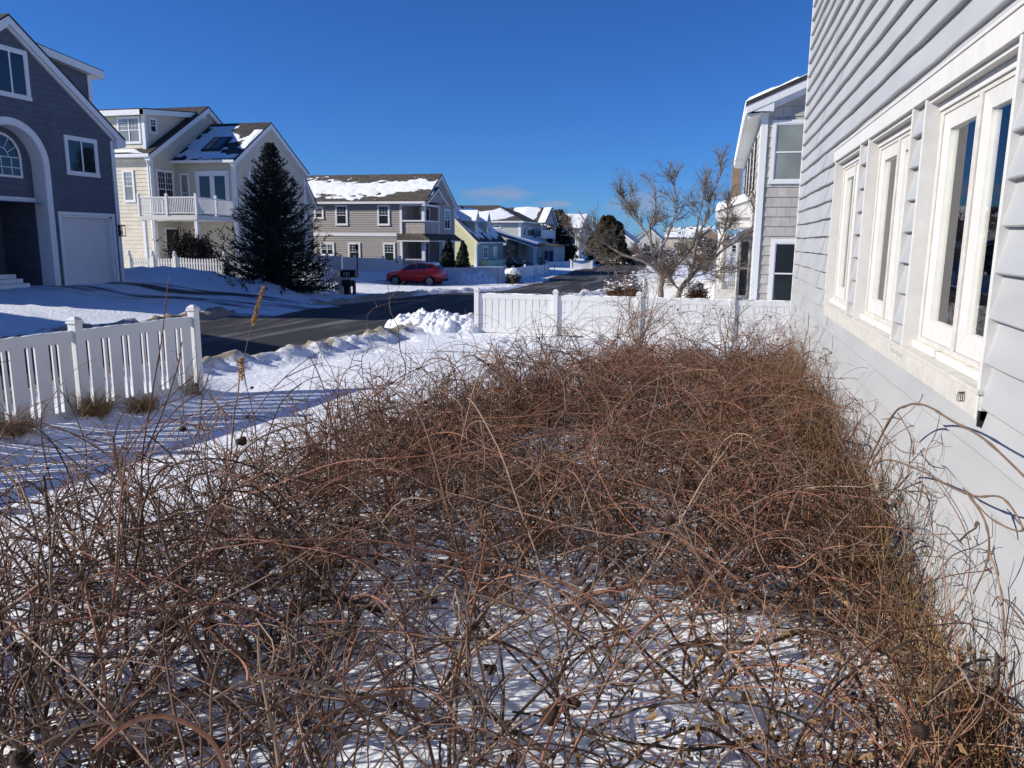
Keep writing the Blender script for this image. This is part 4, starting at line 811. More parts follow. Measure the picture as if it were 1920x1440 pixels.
# balcony
dk = MB(); A_, B_, C_, D_ = (-31.0, 36.75), (-27.35, 36.75), (-28.18, 41.60), (-32.3, 41.65)
P = [A_, B_, C_, D_, (-32.3, 39.6), (-31.0, 39.0)]
dk.prism([(x, y, 3.44) for x, y in P], [(x, y, 3.70) for x, y in P]); dk = dk.build("balcony", m_white, y_)
def rail_run(p, q, z, h, par, nb):
    p, q = Vector((*p, z)), Vector((*q, z)); u = (q-p).normalized(); n = Vector((u.y, -u.x, 0)); L_ = (q-p).length; f = Fr(p, u, n); mb = MB()
    mb.fbox(f, .06, L_-.06, h-.09, h-.03, -.035, .035).fbox(f, .06, L_-.06, .08, .13, -.025, .025)
    for k in range(nb): uu = .1+(L_-.2)*(k+.5)/nb; mb.fbox(f, uu-.018, uu+.018, .13, h-.09, -.018, .018)
    return mb.build("railing", m_vinyl, par)
rail_run(A_, (-29.2, 36.75), 3.7, 1.0, dk, 15); rail_run((-29.2, 36.75), B_, 3.7, 1.0, dk, 15); rail_run(B_, (-27.72, 39.0), 3.7, 1.0, dk, 17); rail_run((-27.72, 39.0), C_, 3.7, 1.0, dk, 17); rail_run((-30.98, 38.9), A_, 3.7, 1.0, dk, 5)
for x, y in (A_, (-29.2, 36.75), B_, (-27.72, 39.0), C_): cap(MB().box(x-.06, x+.06, y-.06, y+.06, 3.7, 4.76), x, y, 4.76, .12).build("post", m_vinyl, dk)
for x, y in ((-30.85, 36.9), (-27.5, 36.9)): MB().box(x-.09, x+.09, y-.09, y+.09, .2, 3.44).build("column", m_trim, y_)
MB().lathe((-28.0, 40.9, 3.05), [(.01, .36), (.015, .12), (.06, .05), (.10, -.12), (.0, -.13)], 10).build("hanging_bell", m_black, y_)

# ================================================================== the taupe house with corner porches
g_ = thing("taupe_house", "taupe two storey house with stacked corner porches and snow across its roof", "house", (-27, 59, .2))
Y0, XC, XG, Y1 = 56.0, -23.62, -21.66, 62.85; mb = MB().use(m_taupe)
lap(mb, frY(Y0), rect(-33.6, XC), 0, 2.72, .17, .042); lap(mb, frY(Y0), rect(-33.6, XC), 2.95, 5.3, .17, .042)
lap(mb, frX(XG), rect(59.0, Y1), 0, 5.3, .13, .014); lap(mb, frX(XG-.05), gable(55.9, 62.9, 5.30, 59.3, 7.5), 5.3, 7.45, .13, .012)
lap(mb, frX(XG+.25), gable(56.0, 60.0, 5.35, 57.95, 6.38), 5.35, 6.3, .13, .012)
for z0, z1 in ((0, 2.5), (2.95, 5.25)): lap(mb, frY(58.9), rect(XC, XG), z0, z1, .13, .012); lap(mb, frX(XC), rect(56, 58.9), z0, z1, .13, .012)
mb.use(m_taupe2); lap(mb, frY(Y0+.05), rect(XC+.1, XG-.02), 2.95, 3.85, .2, .016); lap(mb, frX(XG-.02), rect(56.1, 59), 2.95, 3.85, .2, .016)
mb.quad((-33.6, Y0, 0), (-33.6, Y1, 0), (-33.6, Y1, 5.3), (-33.6, 59.3, 7.5), (-33.6, Y0, 5.3)).quad((-33.6, Y1, 0), (XG, Y1, 0), (XG, Y1, 5.3), (-33.6, Y1, 5.3))
mb.build("wall", None, g_)
MB().prx(chev(55.62, 5.36, 59.3, 7.64, 63.15, 5.30, .14), XG+.22, -34).prx(chev(55.7, 5.42, 57.95, 6.52, 60.2, 5.42, .10), XG+.45, XG-1.5).build("roof", m_roof2, g_)
MB().pry([(XC-.15, 2.95), (XG+.55, 2.50), (XG+.55, 2.42), (XC-.15, 2.42)], 55.5, 55.98).prx([(55.45, 2.42), (55.45, 2.50), (56.02, 2.95), (56.02, 2.42)], XC-.1, XG+.02).prism([(XG, 55.5, 2.94), (XG, 63.0, 2.94), (XG, 63.0, 2.42), (XG, 55.5, 2.42)], [(XG+.6, 55.4, 2.50), (XG+.6, 63.1, 2.50), (XG+.6, 63.1, 2.42), (XG+.6, 55.4, 2.42)]).build("porch_roof", m_roof2, g_)
tr = MB().prx(chev(55.6, 5.22, 59.3, 7.49, 63.17, 5.16, .22), XG+.21, XG-.06).prx(chev(55.72, 5.33, 57.95, 6.42, 60.18, 5.33, .16), XG+.44, XG+.2)
tr.prx([(55.55, 5.16), (55.55, 5.32), (55.99, 5.32), (55.99, 5.16)], XG+.2, -33.8).fbox(frY(Y0), -33.6, XC+.12, 2.72, 2.95, 0, .075).fbox(frY(Y0), XC-.06, XC+.12, 0, 2.70, 0, .07).fbox(frY(Y0), XC-.06, XC+.12, 2.96, 5.15, 0, .07).fbox(frX(XG), Y1-.12, Y1+.03, 0, 2.4, 0, .045).fbox(frX(XG), Y1-.12, Y1+.03, 3, 5.15, 0, .045)
tr.fbox(frY(Y0), XC+.12, XG+.03, 5.0, 5.155, -.15, .03).fbox(frX(XG), 55.98, 59.1, 5.0, 5.155, -.15, .03).fbox(frY(Y0), XC+.12, XG+.05, 3.84, 3.95, -.08, .06).fbox(frX(XG), 56.0, 59.1, 3.84, 3.95, -.08, .06).fbox(frX(XG), 58.98, 59.12, 2.96, 5.0, -.03, .05).fbox(frX(XG+.55), 55.4, 63.0, 2.34, 2.42, -.05, .03).fbox(frY(55.45), XC-.1, XG+.55, 2.34, 2.42, -.05, .03)
tr.build("trim", m_trim, g_)
for x, y, z0, z1 in ((XG-.14, 56.14, 3.95, 5.0), (XG-.14, 56.14, .1, 2.36), (XG+.35, 58.9, .1, 2.36)): MB().box(x-.13, x+.13, y-.13, y+.13, z0, z1).build("column", m_vinyl, g_, bevel=.01)
for u0, u1, v0, v1, ml in ((-30.9, -30.1, 4.0, 4.97, 0), (-29.08, -28.04, 3.52, 5.1, 0), (-25.52, -24.5, 3.52, 5.1, 0), (-30.5, -29.28, 1.16, 2.2, 1), (-28.08, -27.03, .75, 2.22, 0), (-25.1, -24.1, .75, 2.24, 0)):
    window(g_, frY(Y0), u0, u1, v0, v1, mull=ml, grid=(3, 3), trim=.12, off=.03)
window(g_, frY(58.9), -23.2, -22.3, 3.0, 5.0, mull=2, grid=(1, 4), rail=False, trim=.08); window(g_, frY(58.9), -23.1, -22.4, .4, 2.3, mull=1, grid=(1, 4), rail=False, trim=.08)
window(g_, frX(XG), 60.3, 61.7, 3.3, 4.95, mull=1, grid=(1, 3), trim=.1); window(g_, frX(XG), 60.9, 61.8, .5, 2.2, grid=(3, 3), trim=.1)
d_ = MB().fbox(frX(XG-.9), 57.4, 58.3, .2, 2.2, 0, .04).build("door", m_green, g_); MB().fbox(frX(XG-.9), 57.6, 58.1, 1.3, 1.9, .04, .05).build("pane", m_pane, d_)
f = frX(XG-.05); mb = MB()
for k in range(12):
    a0, a1 = math.pi*2*k/12, math.pi*2*(k+1)/12; A = [(59.0+r*.6*math.cos(a), 6.65+r*math.sin(a)) for r, a in ((.28, a0), (.38, a0), (.38, a1), (.28, a1))]; mb.prism([f.p(u, v, 0) for u, v in A], [f.p(u, v, .05) for u, v in A])
w = mb.build("window", m_trim, g_); MB().quad(*[f.p(59.0+.18*math.cos(k*.52), 6.65+.3*math.sin(k*.52), .03) for k in range(12)]).build("pane", m_blind, w, fix=False)
rail_run((XC+.1, 56.05), (XG-.15, 56.05), .1, .95, g_, 12)
MB().box(XG-2.0, XG-1.8, 55.4, 55.6, -.1, 1.25).build("post", m_vinyl, g_)
RL = -33.9; RW = XG+.2-RL
def gsnow(s, t):
    mid = .47+.06*np.sin(s*9)+.20*np.clip(s-.86, 0, 1)*4*.5; wd = .30-.10*s-.16*np.clip((s-.80)*5, 0, 1)*.6
    return wd-np.abs(t-mid-.1*fbm(s*7, t*2, 3, 2))+.62*fbm(s*24, t*16, 5, 8)*(.6+.4*(1-s))
roof_snow(g_, (RL, 55.62, 5.36), (RW, 0, 0), (0, 3.68, 2.28), 150, 50, gsnow, .07)
roof_snow(g_, (XG-1.3, 55.7, 5.42), (1.7, 0, 0), (0, 2.25, 1.1), 30, 24, lambda s, t: .12-np.abs(t-.45-.4*(s-.7))+.3*fbm(s*4, t*4, 3, 3), .05)

# ================================================================== the small yellow cape
c_ = thing("yellow_cape", "small pale yellow cape house with greenish shaded street side and two narrow dormers", "house", (-24, 72.5, 0))
mb = MB().use(m_lemon); lap(mb, frY(68), gable(-27.7, -21.3, 2.4, -24.5, 5.5), -.1, 5.45, .13, .02); mb.use(m_green); lap(mb, frX(-21.3), rect(68, 77.1), -.1, 2.45, .13, .02)  # street wall and dormers: shade on the yellow is put in as green colour
mb.quad((-27.7, 77.1, 0), (-21.3, 77.1, 0), (-21.3, 77.1, 2.4), (-24.5, 77.1, 5.5), (-27.7, 77.1, 2.4)).quad((-27.7, 68, 0), (-27.7, 77.1, 0), (-27.7, 77.1, 2.4), (-27.7, 68, 2.4)).build("wall", None, c_)
MB().pry([(-28, 2.2), (-28, 2.35), (-24.5, 5.75), (-21.0, 2.35), (-21.0, 2.2), (-24.5, 5.6)], 67.75, 77.3).build("roof", m_roof, c_)
MB().pry([(-27.98, 2.08), (-27.98, 2.2), (-24.5, 5.59), (-21.02, 2.2), (-21.02, 2.08), (-24.5, 5.42)], 67.78, 67.98).fbox(frY(68), -21.5, -21.27, -.1, 2.1, 0, .04).fbox(frX(-21.3), 67.98, 68.15, -.1, 2.3, 0, .04).fbox(frX(-21.0), 67.8, 77.3, 2.18, 2.32, -.03, .04).build("trim", m_trim, c_)
for yc in (69.3, 72.9):
    dm = MB().use(m_green); f = frX(-21.75); lap(dm, f, gable(yc-.5, yc+.5, 4.35, yc, 5.05), 3.05, 5.0, .13, .012); dm.quad((-21.75, yc-.5, 3), (-23.2, yc-.5, 3), (-23.2, yc-.5, 4.35), (-21.75, yc-.5, 4.35)).quad((-21.75, yc+.5, 3), (-23.2, yc+.5, 3), (-23.2, yc+.5, 4.35), (-21.75, yc+.5, 4.35))
    dm.use(m_rsnow).prx([(yc-.66, 4.2), (yc-.66, 4.30), (yc, 5.22), (yc+.66, 4.30), (yc+.66, 4.2), (yc, 5.1)], -21.55, -24.3)
    d_ = dm.build("dormer", None, c_); w = window(d_, f, yc-.3, yc+.3, 3.2, 4.4, trim=.09)
for a, b_ in ((70.0, 71.5), (73.4, 74.9)): window(c_, frX(-21.3), a, b_, .75, 1.95, mull=1, trim=.1, pane=m_blind)
MB().box(-21.28, -20.6, 69.3, 75.6, -.1, .62).build("planter", m_lemon, c_)
roof_snow(c_, (-21.0, 67.75, 2.35), (-3.5, 0, 3.4), (0, 9.55, 0), 50, 90, lambda s, t: np.where(s < .985, .30-1.1*np.abs(s-.72)-.9*np.clip(.22-t, 0, 1)+.4*fbm(s*4, t*9, 4, 5), -.3), .07)
roof_snow(c_, (-21.0, 67.75, 2.35), (-3.5, 0, 3.4), (0, 9.55, 0), 50, 90, lambda s, t: .02-.5*np.abs(s-.35)+.5*fbm(s*5, t*11, 4, 15), .015)

# ================================================================== the grey hip-roofed house with a porch
h_ = thing("grey_house", "grey two storey house with hip roof, stone porch wall and corner balcony", "house", (-23, 87, 0))
mb = MB().use(m_grey); lap(mb, frY(82), rect(-30, -20.7), 0, 4.5, .13, .02); lap(mb, frX(-20.7), rect(82, 95.5), 0, 4.5, .13, .02); lap(mb, frX(-19.7), gable(89.3, 95.6, 4.5, 92.5, 6.2), 4.45, 6.1, .13, .02)
mb.quad((-30, 95.5, 0), (-20.7, 95.5, 0), (-20.7, 95.5, 4.5), (-30, 95.5, 4.5)); mb.use(m_stone).box(-21.9, -20.3, 77.9, 78.2, 0, 2.0).use(m_grey).box(-21.3, -21.1, 78.2, 82, 0, 2.6).box(-17.5, -16.3, 79, 84.5, 0, 2.0); mb.build("wall", None, h_)
MB().add([(-30.4, 81.6, 4.55), (-20.3, 81.6, 4.55), (-20.3, 95.9, 4.55), (-30.4, 95.9, 4.55), (-30.4, 88.5, 6.5), (-25.0, 88.5, 6.5)], [(0, 1, 5, 4), (1, 2, 5), (2, 3, 4, 5), (0, 4, 3), (0, 3, 2, 1)]).prx(chev(88.9, 4.5, 92.5, 6.4, 96, 4.5, .12), -19.4, -25)\
    .pry([(-23.6, 3.62), (-23.6, 3.74), (-18.0, 2.02), (-18.0, 1.9)], 77.5, 88).pry([(-18.0, 2.12), (-18.0, 2.24), (-16.0, 2.0), (-16.0, 1.9)], 78.7, 86).build("roof", m_roof2, h_)
tr = MB().prism([(-30.4, 81.55, 4.38), (-20.28, 81.55, 4.38), (-20.28, 81.55, 4.54), (-30.4, 81.55, 4.54)], [(-30.4, 81.7, 4.38), (-20.28, 81.7, 4.38), (-20.28, 81.7, 4.54), (-30.4, 81.7, 4.54)]).fbox(frX(-20.3), 81.72, 96, 4.38, 4.54, -.1, .03).fbox(frY(82), -20.95, -20.67, 0, 4.36, 0, .05).fbox(frX(-20.7), 82, 82.25, 0, 4.36, 0, .04).prx(chev(88.9, 4.37, 92.5, 6.27, 96, 4.37, .15), -19.39, -19.65)
tr.pry([(-23.6, 3.48), (-23.6, 3.61), (-18.0, 1.89), (-18.0, 1.76)], 77.52, 77.7).fbox(frX(-20.7), 87.5, 95.5, 2.75, 2.95, .5, 1.1).fbox(frX(-20.7), 87.5, 95.5, 2.95, 3.7, 1.02, 1.08).fbox(frX(-18.0), 77.6, 88, 1.78, 1.9, -.1, .02).build("trim", m_trim, h_)
for x, y, z0, z1 in ((-18.2, 78.2, 0, 1.9), (-18.2, 82.5, 0, 1.9), (-19.75, 88, 3.7, 4.4), (-19.75, 95.2, 3.7, 4.4), (-19.75, 95.2, 0, 2.8)): MB().box(x-.13, x+.13, y-.13, y+.13, z0, z1).build("column", m_vinyl, h_)
window(h_, frX(-20.7), 82.8, 84.2, 2.95, 4.1, trim=.1); window(h_, frX(-20.7), 85.2, 88.6, 2.9, 4.0, mull=3, rail=False, trim=.1); window(h_, frY(82), -23.75, -22.9, 3.75, 4.15, rail=False, trim=.1)
window(h_, frX(-21.1), 79.0, 81.8, .3, 1.75, mull=4, rail=False, trim=.06)
for a in (-17.35, -16.85): MB().fbox(frY(79), a, a+.4, 0, 1.45, 0, .05).build("door", m_navy, h_)
rail_run((-18.2, 78.3), (-18.2, 82.4), 0, .8, h_, 18)
roof_snow(h_, (-30.4, 81.6, 4.57), (10.1, 0, 0), (0, 6.9, 1.95), 90, 40, lambda s, t: np.where((s > .42) & (s < .99-t*.5), .34-np.abs(t-.42)*1.0-np.abs(s-.62)*1.2+.3*fbm(s*8, t*4, 3, 2), -.3), .08)
roof_snow(h_, (-24.8, 88.9, 4.52), (5.3, 0, 0), (0, 3.6, 1.9), 50, 30, lambda s, t: np.maximum(.25-np.abs(s-.42)*1.0+.2*fbm(s*6, t*6, 3, 7), .15-np.abs(s-.97)*1.5), .08)
roof_snow(h_, (-23.5, 77.5, 3.71), (5.5, 0, -1.69), (0, 10, 0), 60, 60, lambda s, t: .22+.6*fbm(s*7, t*4, 4, 12), .035)

# ================================================================== white house between the two big evergreens, and the far street
def plain_house(nm, label, x0, x1, y0, y1, ze, za, axis, wall, snowy, wins, seed, roofm=None):
    t = thing(nm, label, "house", ((x0+x1)/2, (y0+y1)/2, 0)); mb = MB(); zb_ = -.3
    if axis == 'x':     # gable to +X
        ym = (y0+y1)/2; lap(mb, frX(x1), gable(y0, y1, ze, ym, za), zb_, za-.05, .16, .02); lap(mb, frY(y0), rect(x0, x1), zb_, ze, .16, .02)
        mb.quad((x0, y0, zb_), (x0, y1, zb_), (x0, y1, ze), (x0, ym, za), (x0, y0, ze)).quad((x0, y1, zb_), (x1, y1, zb_), (x1, y1, ze), (x0, y1, ze)); P = chev(y0-.4, ze-.05, ym, za+.22, y1+.4, ze-.05, .15)
        rb = MB().prx(P, x0-.3, x1+.35); tb = MB().prx(chev(y0-.38, ze-.22, ym, za+.06, y1+.38, ze-.22, .2), x1+.34, x1-.01); S0 = ((x0-.3, y0-.4, ze-.05), (x1-x0+.65, 0, 0), (0, ym-y0+.4, za+.27-ze))
    else:
        xm = (x0+x1)/2; lap(mb, frY(y0), gable(x0, x1, ze, xm, za), zb_, za-.05, .16, .02); lap(mb, frX(x1), rect(y0, y1), zb_, ze, .16, .02); lap(mb, frXn(x0), rect(y0, y1), zb_, ze, .16, .02)
        mb.quad((x0, y1, zb_), (x1, y1, zb_), (x1, y1, ze), (xm, y1, za), (x0, y1, ze)); rb = MB().pry(chev(x0-.4, ze-.05, xm, za+.22, x1+.4, ze-.05, .15), y0-.35, y1+.3)
        tb = MB().pry(chev(x0-.38, ze-.22, xm, za+.06, x1+.38, ze-.22, .2), y0-.34, y0+.01); S0 = ((x1+.4, y0-.35, ze-.05), (0, y1-y0+.65, 0), (-(x1-xm+.4), 0, za+.27-ze))
    mb.build("wall", wall, t); rb.build("roof", roofm or m_roof2, t); tb.fbox(frX(x1), y0, y0+.2, zb_, ze-.25, 0, .04).fbox(frY(y0), x1-.2, x1, zb_, ze-.25, .021, .05).build("trim", m_trim, t)
    roof_snow(t, *S0, 40, 24, lambda s, q: snowy-.3*q+.6*fbm(s*6, q*3, 3, seed), .09)
    if axis == 'y': roof_snow(t, (x0-.4, y0-.35, ze-.05), (0, y1-y0+.65, 0), (x1-xm+.4, 0, za+.27-ze), 30, 20, lambda s, q: snowy-.3*q+.6*fbm(s*6, q*3, 3, seed+1), .09)
    for side, u0, u1, v0, v1 in wins: window(t, frX(x1) if side == 'x' else frY(y0), u0, u1, v0, v1, trim=.12, mull=1 if u1-u0 > 1.3 else 0)
    return t
plain_house("white_gable_house", "white two storey house with snowy roof between two big dark evergreens", -27, -18.8, 108, 117, 4.2, 6.1, 'x', m_white, .35, [('y', -20.4, -19.2, 1.9, 3.8), ('x', 109, 110.2, 2.2, 3.7), ('x', 113, 114.2, 2.2, 3.7), ('x', 110, 111.2, .1, 1.5)], 3)
plain_house("white_cottage", "low white cottage at the street end just right of the second big evergreen", -24, -17.2, 165, 175, 2.5, 5.0, 'y', m_white, .4, [('y', -19.4, -18.6, .5, 2.0), ('y', -21, -20.2, .5, 2.0)], 5)
plain_house("far_grey_house", "far grey gabled house glimpsed through the left branches of the bare tree", -21, -14.6, 210, 220, 3.2, 6.0, 'y', m_grey, .35, [('y', -17, -16, .6, 2.2), ('y', -19.3, -18.3, .6, 2.2)], 6)
plain_house("far_tan_house", "far tan house with snowy roof glimpsed through the middle of the bare tree", -15.5, -7.2, 240, 252, 3.8, 6.6, 'x', m_cream2, .3, [('y', -10, -9, .8, 2.3), ('y', -13, -12, .8, 2.3)], 7)
plain_house("far_brown_house", "far brown house closing the street behind the right branches of the bare tree", -6.5, 1.0, 250, 262, 4.0, 6.8, 'y', m_brown, .3, [('y', -4.6, -3.6, .8, 2.3), ('y', -2.4, -1.4, .8, 2.3)], 8)
plain_house("far_white_house", "far white house with snowy roof beside the white porch column", 1.5, 9.5, 150, 160, 3.0, 5.2, 'y', m_white, .45, [('y', 2.4, 3.4, .6, 2.1)], 9)
plain_house("far_cream_house", "far cream house with broad snowy roof behind the far tan one", -12, -2.0, 300, 312, 4.4, 8.2, 'x', m_cream, .35, [('y', -9, -7.6, 1, 2.6), ('y', -6, -4.6, 1, 2.6)], 10)

plain_house("neighbour_house", "grey gabled house next to the dark blue house on its left side", -36, -24.5, 5.0, 14.0, 4.9, 7.4, "x", m_grey, .3, [("x", 7, 8.4, 1.2, 2.8), ("x", 10.5, 11.9, 1.2, 2.8)], 12)
# ================================================================== grey shingled house on the right
s_ = thing("shingled_house", "pale grey shingled house with snowy eave, dark shutters and white porch behind the fence", "house", (4, 30, .3))
SX, SY = 1.12, 26.0; mb = MB(); f = frY(SY)
lap(mb, f, lambda z: [(SX, 9.0)] if z < 6.55 else [(min(8.9, SX+(z-6.55)/.42), 9.0)], 0, 9.6, .30, .022); lap(mb, frXn(SX), rect(SY, 44), 0, 6.5, .30, .022)
mb.quad((SX, 44, 0), (9, 44, 0), (9, 44, 9.8), (SX, 44, 6.5)).build("wall", m_gshin, s_)
rz = lambda x: 6.95+.42*(x-SX)
MB().pry([(SX-.52, rz(SX-.52)-.12), (SX-.52, rz(SX-.52)), (9.2, rz(9.2)), (9.2, rz(9.2)-.12)], SY-.32, 44.5).build("roof", m_roof, s_)
tr = MB().pry([(SX-.50, rz(SX-.5)-.36), (SX-.50, rz(SX-.5)-.125), (9.2, rz(9.2)-.125), (9.2, rz(9.2)-.36)], SY-.30, SY-.16).pry([(SX-.44, rz(SX-.44)-.52), (SX-.44, rz(SX-.44)-.361), (9.2, rz(9.2)-.361), (9.2, rz(9.2)-.52)], SY-.20, SY-.02)
tr.pry([(SX-.52, 6.42), (SX-.52, rz(SX-.52)-.13), (SX-.44, rz(SX-.44)-.13), (SX-.44, 6.42)], SY-.15, 44.4).box(SX-.44, SX+.0, SY-.15, 44.4, 6.40, 6.43).pry([(SX-.515, 6.44), (SX-.515, rz(SX-.515)-.37), (SX+.30, rz(SX+.30)-.37), (SX+.30, 6.44)], SY-.285, SY-.035)
tr.fbox(f, SX-.02, SX+.17, 0, 6.42, 0, .05).fbox(frXn(SX), SY-.03, SY+.16, 0, 6.38, 0, .045); tr.build("trim", m_trim, s_)
window(s_, f, 1.43, 2.9, 4.30, 6.20, trim=.11, pane=m_blind); window(s_, f, 1.62, 3.0, .45, 2.62, trim=.13)
for k in range(4):
    yk = 29.2+k*3.4; w = window(s_, frXn(SX), yk, yk+.95, 4.35, 6.0, trim=.09)
    for q in (yk-.42, yk+1.0): MB().fbox(frXn(SX), q, q+.38, 4.30, 6.05, .02, .065).build("shutter", m_shut, s_)
MB().box(.55, SX-.02, 47.5, 48.6, 4.6, 7.2).build("chimney", m_brown, s_)
# porch with roof, column, rail and bay
MB().prism([(-.15, 30.6, 3.42), (SX, 30.6, 3.42), (SX, 30.6, 4.05), (-.15, 30.6, 3.62)], [(-.15, 37.5, 3.42), (SX, 37.5, 3.42), (SX, 37.5, 4.05), (-.15, 37.5, 3.62)]).box(-.05, SX-.01, 30.7, 37.4, 3.05, 3.42).build("porch_roof", m_trim, s_)
roof_snow(s_, (-.17, 30.55, 3.63), (0, 7, 0), (SX+.15, 0, .43), 80, 40, lambda s, t: .5+.1*fbm(s*7, t*3, 3, 2), .28, rim=1.6)
for x, y in ((.20, 30.9), (.1, 36.9)):
    c = MB().lathe((x, y, 0), [(.17, .3), (.17, .42), (.13, .45), (.125, 2.9), (.16, 2.95), (.17, 3.06)], 16).build("column", m_white, s_, smooth=False)
rail_run((.35, 31.0), (.95, 31.0), .75, .85, s_, 6); rail_run((.12, 31.1), (.1, 36.7), .75, .85, s_, 26)
MB().box(-.05, SX, 30.7, 37.3, .1, .72).build("porch_floor", m_white, s_)
MB().box(.70, SX-.01, 28.2, 30.2, .35, 2.72).prism([(.58, 28.05, 2.722), (SX-.01, 28.05, 2.722), (SX-.01, 28.05, 3.05), (.58, 28.05, 2.80)], [(.58, 30.3, 2.722), (SX-.01, 30.3, 2.722), (SX-.01, 30.3, 3.05), (.58, 30.3, 2.80)]).build("bay", m_white, s_); bay_ = s_.children[-1]
f = frY(28.2); mb = MB(); mb.fbox(f, .72, .78, .6, 2.6, 0, .04).fbox(f, 1.03, 1.09, .6, 2.6, 0, .04).fbox(f, .78, 1.03, 2.52, 2.6, 0, .04).fbox(f, .78, 1.03, .6, .68, 0, .04).fbox(f, .78, 1.03, 1.58, 1.64, 0, .045); w = mb.build("window", m_oldwhite, s_); MB().quad(f.p(.76, .62, .02), f.p(1.05, .62, .02), f.p(1.05, 2.55, .02), f.p(.76, 2.55, .02)).build("pane", m_pane, w, fix=False)
roof_snow(s_, (SX-.52, SY-.32, rz(SX-.52)), (0, 18.6, 0), (1.6, 0, .672), 90, 14, lambda s, t: .33-.1*t+.5*fbm(s*30, t*3, 3, 4), .10, rim=3)
roof_snow(s_, (SX+.4, SY-.32, rz(SX+.4)), (0, 18.6, 0), (7.5, 0, 3.15), 40, 20, lambda s, t: .5+.1*fbm(s*9, t*3, 3, 4), .08, rim=2)
pk = MB(); 
for k in range(140): 
    y = SY-.2+18.3*random.random(); l = .03+.12*random.random()**2; pk.tube([(SX-.50, y, rz(SX-.5)+.05), (SX-.535, y+.02*random.random(), rz(SX-.5)-.06), (SX-.54, y, rz(SX-.5)-.1-l)], [.03, .022, .004], 5)
o = pk.build("icicles", m_rsnow, s_); o['kind'] = 'stuff'

# ================================================================== fences across the road
# picket fence
pf = thing("picket_fence", "white picket fence with pointed posts between the blue house and the spruce", "fence", (-23, 33, .2))
pts = [(-28.4, 32.7), (-27.1, 32.8), (-25.9, 32.9), (-23.2, 33.05), (-20.5, 33.2), (-18.2, 33.3), (-17.15, 33.35)]
for k, (x, y) in enumerate(pts):
    z0 = .1; zt = 1.62 if k < 6 else 1.60
    o = MB().box(x-.075, x+.075, y-.075, y+.075, -.3, zt).build("post", m_vinyl, pf); MB().lathe((x, y, zt), [(.115, 0), (.115, .04), (.05, .06), (.085, .12), (.075, .17), (.0, .24)], 8).build("finial", m_vinyl, o)
    if k == 6: break
    q = pts[k+1]; p0, p1 = Vector((x, y, 0)), Vector((*q, 0)); u = (p1-p0).normalized(); n = Vector((u.y, -u.x, 0)); L_ = (p1-p0).length; f = Fr(p0, u, n); mb = MB()
    mb.fbox(f, .07, L_-.07, .45, .54, -.03, .0).fbox(f, .07, L_-.07, 1.20, 1.29, -.03, .0); c = int(L_/.155)
    for j in range(c):
        uu = .1+(L_-.2)*(j+.5)/c; w_ = .042; zt2 = 1.50+(.10*(abs(uu/L_-.5)*2)**2 if k > 1 else .0)
        mb.prism([f.p(uu-w_, .05, .001), f.p(uu+w_, .05, .001), f.p(uu+w_, zt2-.07, .001), f.p(uu, zt2, .001), f.p(uu-w_, zt2-.07, .001)], [f.p(uu-w_, .05, .022), f.p(uu+w_, .05, .022), f.p(uu+w_, zt2-.07, .022), f.p(uu, zt2, .022), f.p(uu-w_, zt2-.07, .022)])
    mb.build("panel", m_vinyl, pf)
ht = MB(); P = [(.16*math.sin(t)**3, .01*(13*math.cos(t)-5*math.cos(2*t)-2*math.cos(3*t)-math.cos(4*t))) for t in np.linspace(0, 2*math.pi, 25)[:-1]]
ht.prism([(-27.35+a, 32.68, .72+b_*1.15) for a, b_ in P], [(-27.35+a, 32.71, .72+b_*1.15) for a, b_ in P]); tag(ht.build("heart_ornament", m_heart), "small red heart hung low on the white picket fence", "ornament")
# tall privacy fence behind the red car
pv = thing("privacy_fence", "tall solid white vinyl fence stepping down behind the red parked car", "fence", (-24.5, 53.2, 0))
def vfence(root, pts, zt, z0, np_=.14, capz=True):
    for k, (x, y) in enumerate(pts):
        o = MB().box(x-.065, x+.065, y-.065, y+.065, z0, zt[k]+.10).build("post", m_vinyl, root); cap(MB(), x, y, zt[k]+.10, .13).build("cap", m_vinyl, o)
        if k == len(pts)-1: break
        q = pts[k+1]; p0, p1 = Vector((x, y, 0)), Vector((*q, 0)); u = (p1-p0).normalized(); n = Vector((u.y, -u.x, 0)); L_ = (p1-p0).length; f = Fr(p0, u, n); a, b_ = .065, L_-.065; za, zb2 = zt[k], zt[k+1]; mb = MB()
        def sl(uu): return za+(zb2-za)*uu/L_
        mb.prism([f.p(a, sl(a)-.14, -.024), f.p(b_, sl(b_)-.14, -.024), f.p(b_, sl(b_), -.024), f.p(a, sl(a), -.024)], [f.p(a, sl(a)-.14, .024), f.p(b_, sl(b_)-.14, .024), f.p(b_, sl(b_), .024), f.p(a, sl(a), .024)]); c = max(3, int(L_/.2)); w_ = (b_-a)/c
        for j in range(c):
            l, r = a+j*w_+.004, a+(j+1)*w_-.004; mb.add([f.p(l, z0+.3, .01), f.p(r, z0+.3, .01), f.p(r, sl(r)-.14, .01), f.p(l, sl(l)-.14, .01), f.p(l, z0+.3, -.01), f.p(r, z0+.3, -.01), f.p(r, sl(r)-.14, -.01), f.p(l, sl(l)-.14, -.01)], [(0, 1, 2, 3), (7, 6, 5, 4), (0, 4, 5, 1), (1, 5, 6, 2), (2, 6, 7, 3), (3, 7, 4, 0)])
        mb.build("panel", m_vinyl, root)
vfence(pv, [(-30.9, 53.2), (-28.5, 53.2), (-26.2, 53.2), (-23.9, 53.2), (-22.0, 53.2)], [1.25, 1.25, 1.12, 1.12, .50], -.7)
